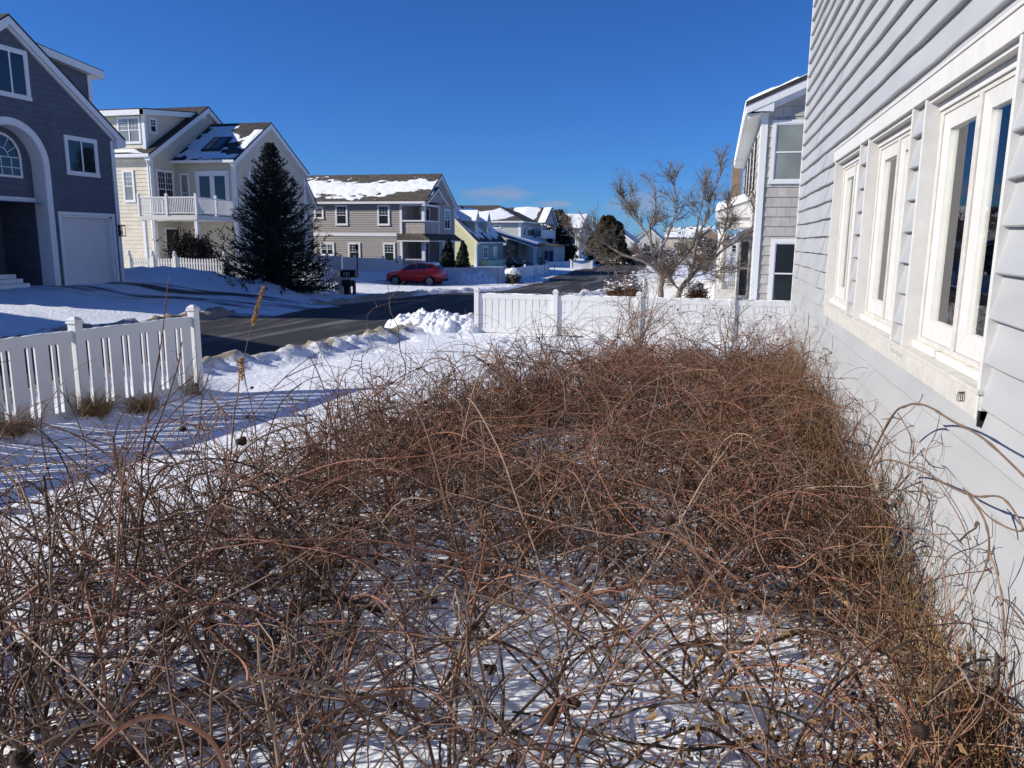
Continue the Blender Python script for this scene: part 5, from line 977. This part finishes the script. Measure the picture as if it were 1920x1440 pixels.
wf = thing("garden_fence", "low white vinyl fence in sun and snow right of the red parked car", "fence", (-16.5, 51.6, -.3)); vfence(wf, [(-21.2, 51.6), (-18.9, 51.6), (-16.45, 51.6), (-14.15, 51.6)], [.52, .56, .60, .62], -.9)
wf2 = thing("garden_fence", "low white vinyl fence in shade running back beside the snow topped mailbox", "fence", (-14, 57, -.3)); vfence(wf2, [(-14.05, 53.5), (-13.9, 56.5), (-13.8, 60), (-13.7, 64)], [.55]*4, -.9)
pile("snow_pile", "tall ploughed snow heap against the low white fence right of the red car", -16.1, 50.6, 1.7, 1.0, 1.0, 11, .07)
gt = thing("scalloped_fence", "small white picket fence with dipped top catching sun before the white house", "fence", (-12.2, 72, 0)); mb = MB()
for j in range(22): uu = j/21; z = .62-.22*4*uu*(1-uu); mb.box(-13.15+1.8*uu-.03, -13.15+1.8*uu+.03, 71.98, 72.0, -.2, z)
mb.box(-13.2, -11.3, 72.0, 72.03, .05, .12).build("panel", m_vinyl, gt)
for x in (-13.25, -11.28): MB().box(x-.07, x+.07, 71.92, 72.06, -.3, .72).build("post", m_vinyl, gt)
rf_ = thing("street_fence", "long low white fence in shade along the yard before the big evergreens", "fence", (-14.5, 76, 0)); vfence(rf_, [(-16.2, 74.5), (-15.0, 76.5), (-14.2, 79), (-13.6, 82), (-13.2, 86)], [.45]*5, -.6)
hf_ = thing("low_fence", "low white rail fence across the neighbour yard behind the bare tree", "fence", (-1.5, 33, 0)); vfence(hf_, [(-3.0, 33.2), (-1.2, 33.2), (.0, 33.2)], [.95]*3, -.2)

# ================================================================== small things of the street
mbx = thing("mailbox", "black curbside mailbox with white house number on a white post by the spruce", "mailbox", (-16.9, 33.4, -.1))
MB().box(-17.42, -17.26, 33.3, 33.46, -.4, 1.30).box(-17.75, -16.62, 33.33, 33.43, .60, .70).build("post", m_vinyl, mbx, bevel=.01)
def mailbody(x0, x1, y, z, w, h):
    pr = [(-w, 0), (w, 0)]+[(w*math.cos(a), h*.55+h*.45*math.sin(a)) for a in np.linspace(0, math.pi, 10)]; return MB().prism([(x0, y+a, z+b_) for a, b_ in pr], [(x1, y+a, z+b_) for a, b_ in pr])
mailbody(-17.10, -16.38, 33.38, .72, .19, .36).build("box", m_black, mbx); mailbody(-16.378, -16.35, 33.38, .71, .20, .38).build("door", m_black, mbx)
MB().box(-17.0, -16.55, 33.1, 33.5, .30, .60).box(-17.0, -16.72, 33.28, 33.48, -.4, .30).box(-16.55, -16.45, 33.3, 33.46, -.35, .55).build("newspaper_box", m_dark, mbx)
fc = bpy.data.curves.new("house_number", 'FONT'); fc.body = "131"; fc.size = .26; fc.extrude = .003; fc.align_x = 'CENTER'; fc.materials.append(m_num); fo = bpy.data.objects.new("house_number", fc); COL.objects.link(fo); fo.parent = mbx; fo.location = (.12, -.215, .88); fo.rotation_euler = (R(90), 0, 0)
bpy.context.view_layer.update(); nme = bpy.data.meshes.new_from_object(fo.evaluated_get(bpy.context.evaluated_depsgraph_get())); no = bpy.data.objects.new("house_number", nme); COL.objects.link(no); no.parent = mbx; no.location = fo.location; no.rotation_euler = fo.rotation_euler; bpy.data.objects.remove(fo)
no.name = "house_number"
roof_snow(mbx, (-17.1, 33.3, 1.07), (.72, 0, 0), (0, .16, 0), 16, 6, lambda s, t: .2-np.abs(t-.5)+.2*fbm(s*5, t*2, 2, 3), .04)
mb2 = thing("mailbox", "curbside mailbox thickly capped with white snow on a dark post", "mailbox", (-12.1, 46, -.15))
MB().box(-12.16, -12.04, 45.94, 46.06, -.4, .5).build("post", m_dark, mb2); mailbody(-12.45, -11.75, 46.0, .34, .16, .28).build("box", m_dark, mb2)
bs = bmesh.new(); bmesh.ops.create_icosphere(bs, subdivisions=4, radius=1); sv = [v.co.copy() for v in bs.verts]; sf = [tuple(v.index for v in q.verts) for q in bs.faces]; bs.free()
def lump(c, r, amp, seed, k=3.0):
    vs = np.array([v[:] for v in sv]); nz_ = billow(vs[:, 0]*k+vs[:, 2]*1.7+9, vs[:, 1]*k+vs[:, 2]*1.3+9, 4, seed); v = vs*(1+amp*(nz_-.4))[:, None]*np.array(r)+np.array(c); return [tuple(q) for q in v], sf
MB().add(*lump((-12.1, 46, .60), (.46, .30, .22), .7, 4)).build("snow_cap", m_rsnow, mb2, smooth=True)
for k, (x, y, zt, lab) in enumerate([(-14.9, 44.6, .76, "thin dark marker stake before the snow heap by the red car"), (-12.87, 45.4, 1.05, "tall thin marker stake just left of the snow capped mailbox"), (-10.85, 46.5, .88, "marker stake right of the snow capped mailbox, leftmost of a row of three"), (-10.3, 46.9, 1.0, "middle marker stake of the three beyond the snow capped mailbox"), (-9.75, 47.3, 1.1, "rightmost marker stake of the three nearest the road bend")]):
    t = MB().tube([(x, y, gz(x, y)-.2), (x+.01, y, zt)], [.022, .018], 6).build("marker_stake", m_dark); tag(t, lab, "stake", "marker stakes along the far road edge")
lp_ = thing("lamp_post", "black lantern on a thin post before the taupe house windows", "lamp post", (-25.6, 52.4, 0))
MB().lathe((-25.6, 52.4, -.4), [(.09, 0), (.09, .5), (.045, .6), (.04, 2.0), (.06, 2.05), (.03, 2.1)], 10).build("post", m_black, lp_); MB().lathe((-25.6, 52.4, 1.68), [(.05, 0), (.10, .03), (.13, .28), (.17, .30), (.05, .42), (.03, .50), (.0, .53)], 6).build("lantern", m_black, lp_)

# ================================================================== evergreens and shrubs
def leafcloud(C, N, size, aspect, m, nm, root, tint, jit=.5):
    """flat little sprays: centres C, facing N"""
    n = len(C); a = np.cross(N, rng.normal(size=(n, 3))); a /= np.linalg.norm(a, axis=1, keepdims=True)+1e-9; b = np.cross(N, a); b /= np.linalg.norm(b, axis=1, keepdims=True)+1e-9
    s = (size*(.6+.8*rng.random(n)))[:, None]; w = s*aspect
    V = np.stack([C-a*w, C-b*s*.5+N*s*.15, C+a*w, C+b*s], 1).reshape(-1, 3); F = np.arange(n*4).reshape(-1, 4)
    return npmesh(nm, V, F, m, root, np.repeat(tint, 4, axis=0), smooth=False)
def spruce(x, y, h, r):
    z0 = gz(x, y)-.1; root = thing("spruce_tree", "tall dark blue-black spruce with pointed top in front of the picket fence", "tree", (x, y, z0))
    MB().tube([(x, y, z0), (x+.02, y, z0+h*.5), (x, y, z0+h*.97)], [.15, .08, .01], 9).build("trunk", m_bark, root)
    t = Twigs(); br = []; lv = 44
    for k in range(lv):
        zz = .10+(h-.22)*(k/lv)**1.03; R_ = r*(1-zz/h)**1.0*(.72+.46*random.random())+.05; nb = 13 if k < 30 else 8
        for j in range(nb):
            a = 2*math.pi*(j+random.random()*.8)/nb+k*.7; L_ = R_*(.75+.42*random.random()); br.append((zz, a, L_))
    nb = len(br); Z = np.array([b_[0] for b_ in br]); A_ = np.array([b_[1] for b_ in br]); L_ = np.array([b_[2] for b_ in br]); fr_ = 1-Z/h
    S_ = 10; w = np.linspace(0, 1, S_)[None, :]; rad = L_[:, None]*w; dz_ = -.34*L_[:, None]*fr_[:, None]*np.sin(w*2.2)+.32*L_[:, None]*w**3*.8+(1-fr_[:, None])*.5*L_[:, None]*w
    P = np.stack([x+np.cos(A_)[:, None]*rad, y+np.sin(A_)[:, None]*rad, z0+Z[:, None]+dz_], -1)+rng.normal(0, .012, (nb, S_, 3)); P[:, :, 2] = np.maximum(P[:, :, 2], z0+.03)
    c = (.7+.6*rng.random((nb, 1)))*np.ones((1, 3)); t.add(P, .016+.008*L_, np.full(nb, .006), 4, c)
    Q = []
    for z0_, z1_, l_ in ((-1, .35, .52), (.35, .6, .36), (.6, .8, .24), (.8, 2, .13)):
        sel = (Z/h >= z0_) & (Z/h < z1_); Q.append(sprout(P[sel], 27, 1, 1, .55, l_*.25, l_, 5, .04, .06, -.05, .02, .08)[0])
    Q = np.concatenate(Q); col = (.6+.8*rng.random((len(Q), 1)))*np.array([[1, 1.02, 1.08]]); t.add(Q, np.full(len(Q), .020), np.full(len(Q), .009), 3, col)
    n = len(Q); per = 12; idx = np.repeat(np.arange(n), per); kk = rng.integers(0, 5, len(idx)); ff = rng.random(len(idx))[:, None]; B = Q[idx, kk]*(1-ff)+Q[idx, kk+1]*ff; T = Q[idx, kk+1]-Q[idx, kk]; T /= np.linalg.norm(T, axis=1, keepdims=True)+1e-9
    D = T*.9+rng.normal(0, .62, T.shape); D /= np.linalg.norm(D, axis=1, keepdims=True); ln = (.045+.05*rng.random(len(idx)))[:, None]; s_ = np.cross(D, rng.normal(size=D.shape)); s_ /= np.linalg.norm(s_, axis=1, keepdims=True)
    V = np.stack([B-s_*.007, B+s_*.007, B+D*ln], 1).reshape(-1, 3); cc = np.repeat((.55+.9*rng.random((len(idx), 1)))*np.array([[1, 1.02, 1.1]]), 3, axis=0)
    t.build("crown", m_needle, root); npmesh("needles", V, np.arange(len(V)).reshape(-1, 3), m_needle, root, cc, smooth=False)
spruce(-19.15, 30.95, 6.42, 2.95)
def arborvitae(nm, label, x, y, h, r, n, prof, tint, group=None, size=.10, lean=0, m=None):
    z0 = gz(x, y)-.05; root = thing(nm, label, "tree", (x, y, z0), group); MB().tube([(x, y, z0), (x, y, z0+h*.85)], [.08+.02*r, .02], 7).build("trunk", m_bark, root)
    t = rng.random(n)**.85; a = rng.random(n)*6.283; lob = 1+.16*np.sin(a*3+t*9)+.14*np.sin(a*5-t*17+1)+.10*np.sin(t*31+a*2); R_ = r*prof(t)*lob*(1-.42*rng.random(n)**2.2)
    C = np.stack([x+np.cos(a)*R_+lean*t, y+np.sin(a)*R_, z0+t*h*(1+.05*np.sin(a*4))], 1); N = np.stack([np.cos(a), np.sin(a), .25*np.ones(n)], 1)+rng.normal(0, .55, (n, 3)); N /= np.linalg.norm(N, axis=1, keepdims=True)
    leafcloud(C, N, size, .42, m or m_cedar, "crown", root, (.5+1.0*rng.random((n, 1)))*np.array(tint)); return root
cone = lambda t: np.sqrt(np.clip(t*14+.35, 0, 1))*np.clip(1.03-t, 0, 1)**.62
gc = "clipped cone evergreens beside the taupe house"
arborvitae("cone_evergreen", "dark narrow cone evergreen nearer the red car, left of the pair", -19.95, 56.4, 2.35, .62, 5200, cone, (1, 1, 1), gc, .085)
arborvitae("cone_evergreen", "dark narrow cone evergreen nearer the yellow cape, right of the pair", -18.75, 56.4, 2.30, .60, 5200, cone, (1, 1, 1), gc, .085)
egg = lambda t: np.sqrt(np.clip(t*7+.3, 0, 1))*np.clip(1.04-t, 0, 1)**.48
def big(x, y, h, r, label, n, tint, snow):
    root = arborvitae("evergreen_tree", label, x, y, h, r, n, egg, tint, "big ragged evergreens along the street", .26)
    if snow:
        a = rng.random(snow)*6.28; t = .2+.72*rng.random(snow); R_ = r*egg(t)*(.98+.12*rng.random(snow)); C = np.stack([x+np.cos(a)*R_, y+np.sin(a)*R_, root.location.z+t*h], 1); N = np.stack([np.cos(a)*.4, np.sin(a)*.4, np.ones(snow)], 1); N /= np.linalg.norm(N, axis=1, keepdims=True)
        leafcloud(C, N, .28, .5, m_rsnow, "snow_tufts", root, np.ones((snow, 3)))['kind'] = 'stuff'
big(-19.7, 98, 6.1, 2.2, "big ragged evergreen dusted with snow between the grey and white houses", 9000, (1.1, .95, .85), 260)
big(-12.3, 90, 5.3, 2.6, "big broad brownish evergreen behind the left branches of the bare tree", 10000, (2.2, 1.35, .8), 40)
big(-10.6, 88, 1.9, 1.5, "low round dark evergreen at the foot of the broad brownish evergreen", 4000, (1.3, 1.0, .8), 30)
def bushy(nm, label, x, y, h, r, n, m, tint, snow=0, zoff=0.0, size=.09, fine=0):
    z0 = gz(x, y)+zoff; root = thing(nm, label, "shrub", (x, y, z0)); t = Twigs(); nb = 90 if fine == 0 else fine; az = rng.random(nb)*6.28; th = np.abs(rng.normal(0, .75, nb)); B = np.column_stack([x+rng.normal(0, .1*r, nb), y+rng.normal(0, .1*r, nb), np.full(nb, z0-.05)])
    d = np.column_stack([np.sin(th)*np.cos(az)*r/h*1.1, np.sin(th)*np.sin(az)*r/h*1.1, np.cos(th)]); P = grow(B, d, (h*.9)*(.7+.4*rng.random(nb))*np.interp(th, [0, 1.4], [1, r/h*.95]), 9, .03, .07); t.add(P, np.full(nb, .012*h), np.full(nb, .004), 4, np.ones((nb, 3))*.8)
    Q, rq, _ = sprout(P, 9, .4, .7, .8, .12*h, .35*h, 5, 0, .12, .25, .010*h); t.add(Q, rq, rq*.5, 3, (.5+rng.random((len(Q), 1)))*np.ones((1, 3))); t.build("twigs", m, root)
    if n:
        pts = Q[rng.integers(0, len(Q), n), rng.integers(2, 6, n)]+rng.normal(0, .05*h, (n, 3)); N = rng.normal(size=(n, 3)); N /= np.linalg.norm(N, axis=1, keepdims=True); leafcloud(pts, N, size, .45, m, "leaves", root, (.5+1.0*rng.random((n, 1)))*np.array(tint))
    if snow:
        k = snow*16; tip = Q[rng.integers(0, len(Q), k*3), rng.integers(3, 6, k*3)]; q = tip[np.argsort(-(tip[:, 2]-.25*np.hypot(tip[:, 0]-x, tip[:, 1]-y)))[:k]]; N = np.stack([rng.normal(0, .35, k), rng.normal(0, .35, k), np.ones(k)], 1); N /= np.linalg.norm(N, axis=1, keepdims=True)
        leafcloud(q+np.array([0, 0, .02]), N, .055+.05*r, .8, m_rsnow, "snow_cap", root, np.ones((k, 3)))['kind'] = 'stuff'
    return root
m_bush = mat("dark_bush", (0.022, 0.017, 0.014), 0.8, 0.4, 5, tint=True)
bushy("dark_shrub", "big dark rounded leafless shrub under the cream house balcony", -26.6, 35.3, 2.35, 1.85, 5200, m_bush, (1, .95, .9), 0, .1, .09, 150)
bushy("small_shrub", "small rusty snow flecked shrub at the driveway edge left of the bare tree", -3.55, 28.2, .80, .62, 900, m_rust, (1.0, .8, .6), 9, .15, .05)
bushy("small_shrub", "low dark red shrub with snow behind the rusty one beside the bare tree", -3.2, 30.6, .95, .85, 900, m_rust, (.8, .5, .5), 14, .1, .05)
bushy("small_shrub", "round rusty clipped shrub with a little snow right of the bare tree", -.62, 28.0, .82, .58, 1500, m_rust, (1.1, .85, .6), 8, .18, .05)
bushy("garden_shrub", "round snow capped dark shrub before the porch of the grey house", -16.5, 63.5, 1.15, .95, 1500, m_bush, (1.2, 1.3, 1.1), 26, .1, .1)
bushy("garden_shrub", "low dark shrub tucked behind the snow capped mailbox", -12.6, 48.2, .8, .8, 1200, m_bush, (1.2, 1.3, 1.1), 10, .0, .08)
for k, (x, y, h_, r, lb) in enumerate([(-3.6, 62, 1.7, 1.6, "brown twiggy hedge shrub in the yard behind the bare tree trunks"), (-1.2, 74, 2.6, 1.8, "tall reddish twiggy shrub behind the right limb of the bare tree"), (-5.2, 92, 2.2, 2.0, "grey brown twiggy shrub at the road edge beyond the bare tree"), (-2.6, 108, 3.6, 2.4, "tall bare bushy tree far behind the bare tree on the road's right side"), (-6.4, 140, 3.4, 2.6, "bare brown bushy tree far up the road's right side"), (-15.6, 150, 2.6, 2.4, "bare brown shrub before the white cottage far up the street")]):
    bushy("yard_shrub", lb, x, y, h_, r, 0, m_rust, (1, 1, 1), 6, -.05, .1, 60)
bushy("bare_shrub", "thin bare shrub against the picket fence left of the spruce", -22.6, 32.3, 1.5, .9, 0, m_bush, (1, 1, 1), 0, .0, .08, 46)

# ================================================================== the bare tree behind the front fence
def bare_tree():
    X0, Y0 = -1.6, 27.2; z0 = gz(X0, Y0)-.1; root = thing("bare_tree", "bare spreading two-trunked tree standing right behind the white board fence", "tree", (X0, Y0, z0)); root['category'] = 'tree'
    def W_(px, py, dy=0): return (-1.89+(px-1235)/54.3, Y0+dy, .72+(550-py)/54.3)
    limbs = [([(1236, 575), (1238, 545), (1240, 520), (1232, 500), (1222, 480), (1217, 455), (1213, 425), (1222, 390), (1216, 345)], .135, .014, 0),
             ([(1266, 575), (1272, 548), (1288, 520), (1308, 500), (1330, 485), (1350, 465), (1380, 445), (1415, 425), (1450, 410)], .135, .015, .3),
             ([(1240, 522), (1222, 500), (1195, 487), (1165, 478), (1140, 462), (1122, 452), (1112, 440), (1100, 425), (1080, 395)], .085, .014, -.5),
             ([(1240, 520), (1258, 500), (1276, 484), (1290, 462), (1297, 440), (1300, 410), (1306, 380), (1305, 350)], .085, .014, .7),
             ([(1290, 519), (1296, 490), (1298, 460), (1308, 430), (1318, 395), (1325, 365), (1340, 325)], .070, .012, -.6),
             ([(1217, 455), (1200, 430), (1180, 410), (1165, 385), (1155, 355)], .055, .012, .6), ([(1330, 485), (1342, 450), (1350, 415), (1352, 380)], .050, .012, .9), ([(1380, 445), (1400, 420), (1410, 395), (1425, 375)], .040, .010, -.4),
             ([(1222, 480), (1245, 450), (1255, 420), (1262, 390), (1255, 350)], .050, .012, -.8), ([(1165, 478), (1140, 490), (1115, 480), (1090, 460), (1072, 430)], .030, .008, -.3), ([(1290, 520), (1320, 510), (1350, 505), (1375, 515)], .028, .008, -.9), ([(1276, 546), (1262, 530), (1255, 515), (1246, 500)], .045, .016, -.5)]
    mb = MB(); Pa = []
    for pts, r0, r1, dy in limbs:
        n = len(pts); P = [W_(px, py, dy*(i/(n-1))) for i, (px, py) in enumerate(pts)]
        V = [Vector(p) for p in P]; S_ = []
        for i in range(n-1):
            p0, p1, p2, p3 = V[max(i-1, 0)], V[i], V[i+1], V[min(i+2, n-1)]
            for k in range(4): t = k/4; S_.append(.5*((2*p1)+(p2-p0)*t+(2*p0-5*p1+4*p2-p3)*t*t+(3*p1-p0-3*p2+p3)*t**3)+Vector((random.gauss(0, .012), random.gauss(0, .012), random.gauss(0, .012))))
        S_.append(V[-1]); m_ = len(S_); mb.tube(S_, [(r0+(r1-r0)*(i/(m_-1))**.55)*(1+.10*math.sin(i*2.3)) for i in range(m_)], 9)
        A_ = np.array([s_[:] for s_ in S_]); Pa.append(np.stack([np.interp(np.linspace(0, 1, 16), np.linspace(0, 1, m_), A_[:, q]) for q in range(3)], 1))
    mb.build("trunk", m_bark, root, smooth=True)
    P = np.stack(Pa); t = Twigs()
    def lvl(P, per, spread, lmin, lmax, up, r0, r1, tf, ns=4): Q, _, ix = sprout(P, per, 1, 1, spread, lmin, lmax, 8, -.03, .045, up, 1, tf); rr = r0*(.7+.6*rng.random(len(Q))); t.add(Q, rr, np.full(len(Q), r1), ns, (.7+.6*rng.random((len(Q), 1)))*np.array([[1, .96, .92]]), .25); return Q
    A1 = lvl(P, 13, .72, .35, .95, .40, .013, .0055, .18, 5); A2 = lvl(A1, 10, .6, .18, .62, .30, .0085, .004, .12); lvl(A2, 5, .7, .08, .32, .2, .0055, .0032, .2, 3)
    t.build("branches", mat("twig_grey", (0.17, 0.145, 0.125), .85, .3, 9, tint=True), root)
bare_tree()

# ================================================================== cars
def car(label, x, y, z, paint, cat="car", rot=0.0, snow=True, name="parked_car", sc=1.0, group=None):
    root = thing(name, label, cat, (x, y, z), group); root.rotation_euler.z = rot; root.scale = (sc, sc, sc)
    st = [(-2.10, .40, .58, .52, .60, .40), (-2.04, .27, .76, .72, .78, .60), (-1.80, .22, .90, .82, .92, .70), (-1.25, .21, 1.00, .86, 1.03, .74), (-.92, .21, 1.05, .87, 1.08, .78), (-.55, .21, 1.07, .87, 1.34, .68), (-.18, .21, 1.08, .87, 1.53, .63), (.35, .21, 1.10, .87, 1.60, .62), (1.0, .22, 1.14, .87, 1.58, .61), (1.5, .24, 1.20, .86, 1.49, .59), (1.74, .28, 1.20, .84, 1.36, .62), (1.96, .34, 1.08, .80, 1.12, .70), (2.08, .42, .92, .74, .95, .62), (2.12, .46, .70, .66, .72, .5)]
    ring = lambda s: [(0, s[1]), (s[3]*.88, s[1]), (s[3]*.985, s[1]+.16), (s[3], (s[1]+s[2])/2+.05), (s[3]*.965, s[2]-.05), (s[3]*.94, s[2]), (s[5]+.02, s[4]-.05), (s[5]*.90, s[4]), (0, s[4]+.025)]
    def P(o): return (o[0]+root.location.x, o[1]+root.location.y, o[2]+root.location.z)
    V = []; F = []; q = 9; rows = []
    for s in st:
        r = ring(s); full = [(s[0], -a, b_) for a, b_ in r]+[(s[0], a, b_) for a, b_ in reversed(r[1:-1])]; rows.append(len(V)); V += full
    n = 16
    for i in range(len(st)-1): F += [(rows[i]+k, rows[i]+(k+1) % n, rows[i+1]+(k+1) % n, rows[i+1]+k) for k in range(n)]
    F += [tuple(rows[0]+k for k in range(n)), tuple(rows[-1]+k for k in range(n-1, -1, -1))]
    b_ = MB().add([P(v) for v in V], F).build("body", paint, root, smooth=True); b_.data.set_sharp_from_angle(angle=R(32))
    def at(xq): k = max(i for i in range(len(st)-1) if st[i][0] <= xq); t = (xq-st[k][0])/(st[k+1][0]-st[k][0]); return [st[k][j]+(st[k+1][j]-st[k][j])*t for j in range(6)]
    def side(xq, t, sg, o=.012): s = at(xq); r = ring(s); a0, a1 = r[5], r[6]; return P((xq, sg*(a0[0]+(a1[0]-a0[0])*t+o), a0[1]+(a1[1]-a0[1])*t+o*.4))
    for sg in (-1, 1):
        for xa, xb, ta, tb in ((-.80, .22, .10, .95), (.30, 1.02, .10, .95), (1.10, 1.52, .18, .92)):
            xs_ = np.linspace(xa, xb, 7); mb = MB()
            top = [side(xq, min(tb, (.1+(xq+.80)*2.6) if xa < 0 else tb), sg) for xq in xs_]; bot = [side(xq, ta if xb < 1.3 else min(tb-.05, ta+(xq-1.1)*.9), sg) for xq in xs_]
            for i in range(6): mb.quad(bot[i], bot[i+1], top[i+1], top[i])
            mb.build("side_window", m_pane, root)
    def topstrip(xa, xb, nm, m, k0=.93):
        mb = MB(); xs_ = np.linspace(xa, xb, 7)
        for i in range(6):
            A_ = at(xs_[i]); B_ = at(xs_[i+1]); mb.quad(P((A_[0], -A_[5]*k0, A_[4]+.012)), P((B_[0], -B_[5]*k0, B_[4]+.012)), P((B_[0], B_[5]*k0, B_[4]+.012)), P((A_[0], A_[5]*k0, A_[4]+.012)))
            mb.quad(P((A_[0], -A_[5]*.5, A_[4]+.034)), P((B_[0], -B_[5]*.5, B_[4]+.034)), P((B_[0], B_[5]*.5, B_[4]+.034)), P((A_[0], A_[5]*.5, A_[4]+.034)))
        mb.build(nm, m, root)
    topstrip(-.88, -.22, "windshield", m_pane); topstrip(1.55, 1.93, "rear_window", m_pane)
    for sg in (-1, 1):
        for wx in (-1.30, 1.30):
            ww = MB().lathe(P((wx, sg*.76, .33)), [(.20, -.10), (.335, -.10), (.345, -.04), (.345, .05), (.325, .10), (.21, .10)], 24, 'y').build("wheel", m_tyre, root, smooth=False)
            rm = MB().lathe(P((wx, sg*.865, .33)), [(.225, -.012), (.225, .004), (.195, .004), (.195, -.012)], 24, 'y')
            for k in range(5):
                a = k*1.2566+.3; d_ = Vector((math.cos(a), 0, math.sin(a))); e_ = Vector((-d_.z, 0, d_.x)); c = Vector(P((wx, sg*.868, .33))); rm.prism([c+e_*.05, c+d_*.20+e_*.028, c+d_*.20-e_*.028, c-e_*.05], [v+Vector((0, sg*.012, 0)) for v in (c+e_*.05, c+d_*.20+e_*.028, c+d_*.20-e_*.028, c-e_*.05)])
            rm.build("rim", m_rim, ww)
            ar = MB(); c = P((wx, sg*.872, .33))
            for k in range(14):
                a0, a1 = math.pi*(k/14)*1.16-.25, math.pi*((k+1)/14)*1.16-.25; A_ = [(math.cos(a)*r, math.sin(a)*r) for r, a in ((.355, a0), (.43, a0), (.43, a1), (.355, a1))]; ar.prism([(c[0]+u, c[1]-sg*.02, c[2]+v) for u, v in A_], [(c[0]+u, c[1]+sg*.012, c[2]+v) for u, v in A_])
            ar.build("wheel_arch", m_black, root)
        MB().prism([P((-1.98, sg*.55, .70)), P((-1.80, sg*.80, .76)), P((-1.55, sg*.855, .84)), P((-1.62, sg*.845, .90)), P((-1.92, sg*.66, .82))], [P((-2.03, sg*.56, .70)), P((-1.84, sg*.85, .76)), P((-1.56, sg*.878, .84)), P((-1.63, sg*.862, .90)), P((-1.96, sg*.67, .82))]).build("headlight", m_lampglass, root)
        MB().prism([P((1.70, sg*.845, .98)), P((1.98, sg*.78, .90)), P((2.05, sg*.66, .90)), P((2.02, sg*.66, 1.04)), P((1.92, sg*.79, 1.08))], [P((1.70, sg*.872, .98)), P((2.0, sg*.815, .90)), P((2.11, sg*.68, .90)), P((2.06, sg*.68, 1.04)), P((1.95, sg*.825, 1.08))]).build("taillight", m_tail, root)
        MB().lathe(P((-.72, sg*.98, 1.10)), [(.02, -.07), (.08, -.05), (.09, 0), (.07, .05), (.02, .07)], 10, 'x').build("mirror", paint, root)
        MB().box(*[P((-.95, sg*.872-.012, .24))[0], P((.95, 0, 0))[0], P((0, sg*.872-.012, 0))[1], P((0, sg*.872+.012, 0))[1], P((0, 0, .22))[2], P((0, 0, .36))[2]]).build("sill_trim", m_black, root)
        for hx in (-.02, .86): MB().tube([P((hx, sg*.875, .97)), P((hx+.08, sg*.895, .975)), P((hx+.18, sg*.875, .98))], .014, 6).build("door_handle", m_black, root)
    MB().prism([P((2.05, -.72, .30)), P((2.05, .72, .30)), P((2.05, .72, .52)), P((2.05, -.72, .52))], [P((2.17, -.66, .32)), P((2.17, .66, .32)), P((2.16, .66, .50)), P((2.16, -.66, .50))]).build("bumper", m_black, root, bevel=.02)
    MB().prism([P((-2.02, -.70, .26)), P((-2.02, .70, .26)), P((-2.02, .70, .50)), P((-2.02, -.70, .50))], [P((-2.14, -.55, .28)), P((-2.14, .55, .28)), P((-2.12, .55, .48)), P((-2.12, -.55, .48))]).build("bumper", m_black, root, bevel=.02)
    if snow:
        mb = MB()
        for k, (lx, ly, a, b2, h_) in enumerate([(.55, 0, .55, .45, .05), (1.2, .05, .42, .5, .09), (1.5, -.1, .22, .42, .10), (-1.45, -.3, .35, .3, .03), (.9, -.3, .3, .2, .05), (-1.1, .3, .3, .35, .03)]):
            zt = at(lx)[4]; mb.add(*lump(P((lx, ly, zt+.01)), (a, b2, h_), .8, k+3))
        mb.build("snow_patches", m_rsnow, root, smooth=True)["kind"] = "stuff"
    return root
car("red crossover car with snow on its roof parked on the snowy driveway", -19.3, 48.3, -.50, m_red, sc=.93, name="parked_car")
fc_ = "dark cars parked far along the street"
car("dark blue car parked beside the white porch column far down the street", -1.3, 120, -.02, m_carblue, name="parked_car", rot=1.57, snow=True, group=fc_)
car("black car parked far up the street behind the bare tree trunk", -16.5, 190, -.05, m_black, name="parked_car", rot=1.45, snow=True, group=fc_)
# bare woods and hedges closing the view, far off
tw = Twigs(); nf = 1500; fx = -75+150*rng.random(nf); fy_ = 320+60*rng.random(nf); hh = (3.0+3.5*vnoise(fx*.09, fx*0+3, 8))*(.5+.6*rng.random(nf)); B = np.column_stack([fx, fy_, np.full(nf, -.2)])
Pf = grow(B, np.column_stack([rng.normal(0, .25, nf), rng.normal(0, .2, nf), np.ones(nf)]), hh, 6, .0, .08); tw.add(Pf, np.full(nf, .10), np.full(nf, .03), 3, (.6+.7*rng.random((nf, 1)))*np.array([[1, .9, .85]]))
Qf, _, _ = sprout(Pf, 7, 1, 1, .7, .8, 2.4, 4, 0, .12, .25, .03); tw.add(Qf, np.full(len(Qf), .05), np.full(len(Qf), .02), 3, (.6+.7*rng.random((len(Qf), 1)))*np.array([[1, .9, .85]]))
tag(tw.build("far_woods", mat("far_twigs", (0.16, 0.13, 0.115), .9, .3, .3, tint=True)), "far low line of bare brown woods at the end of the street", "woods", kind='stuff')
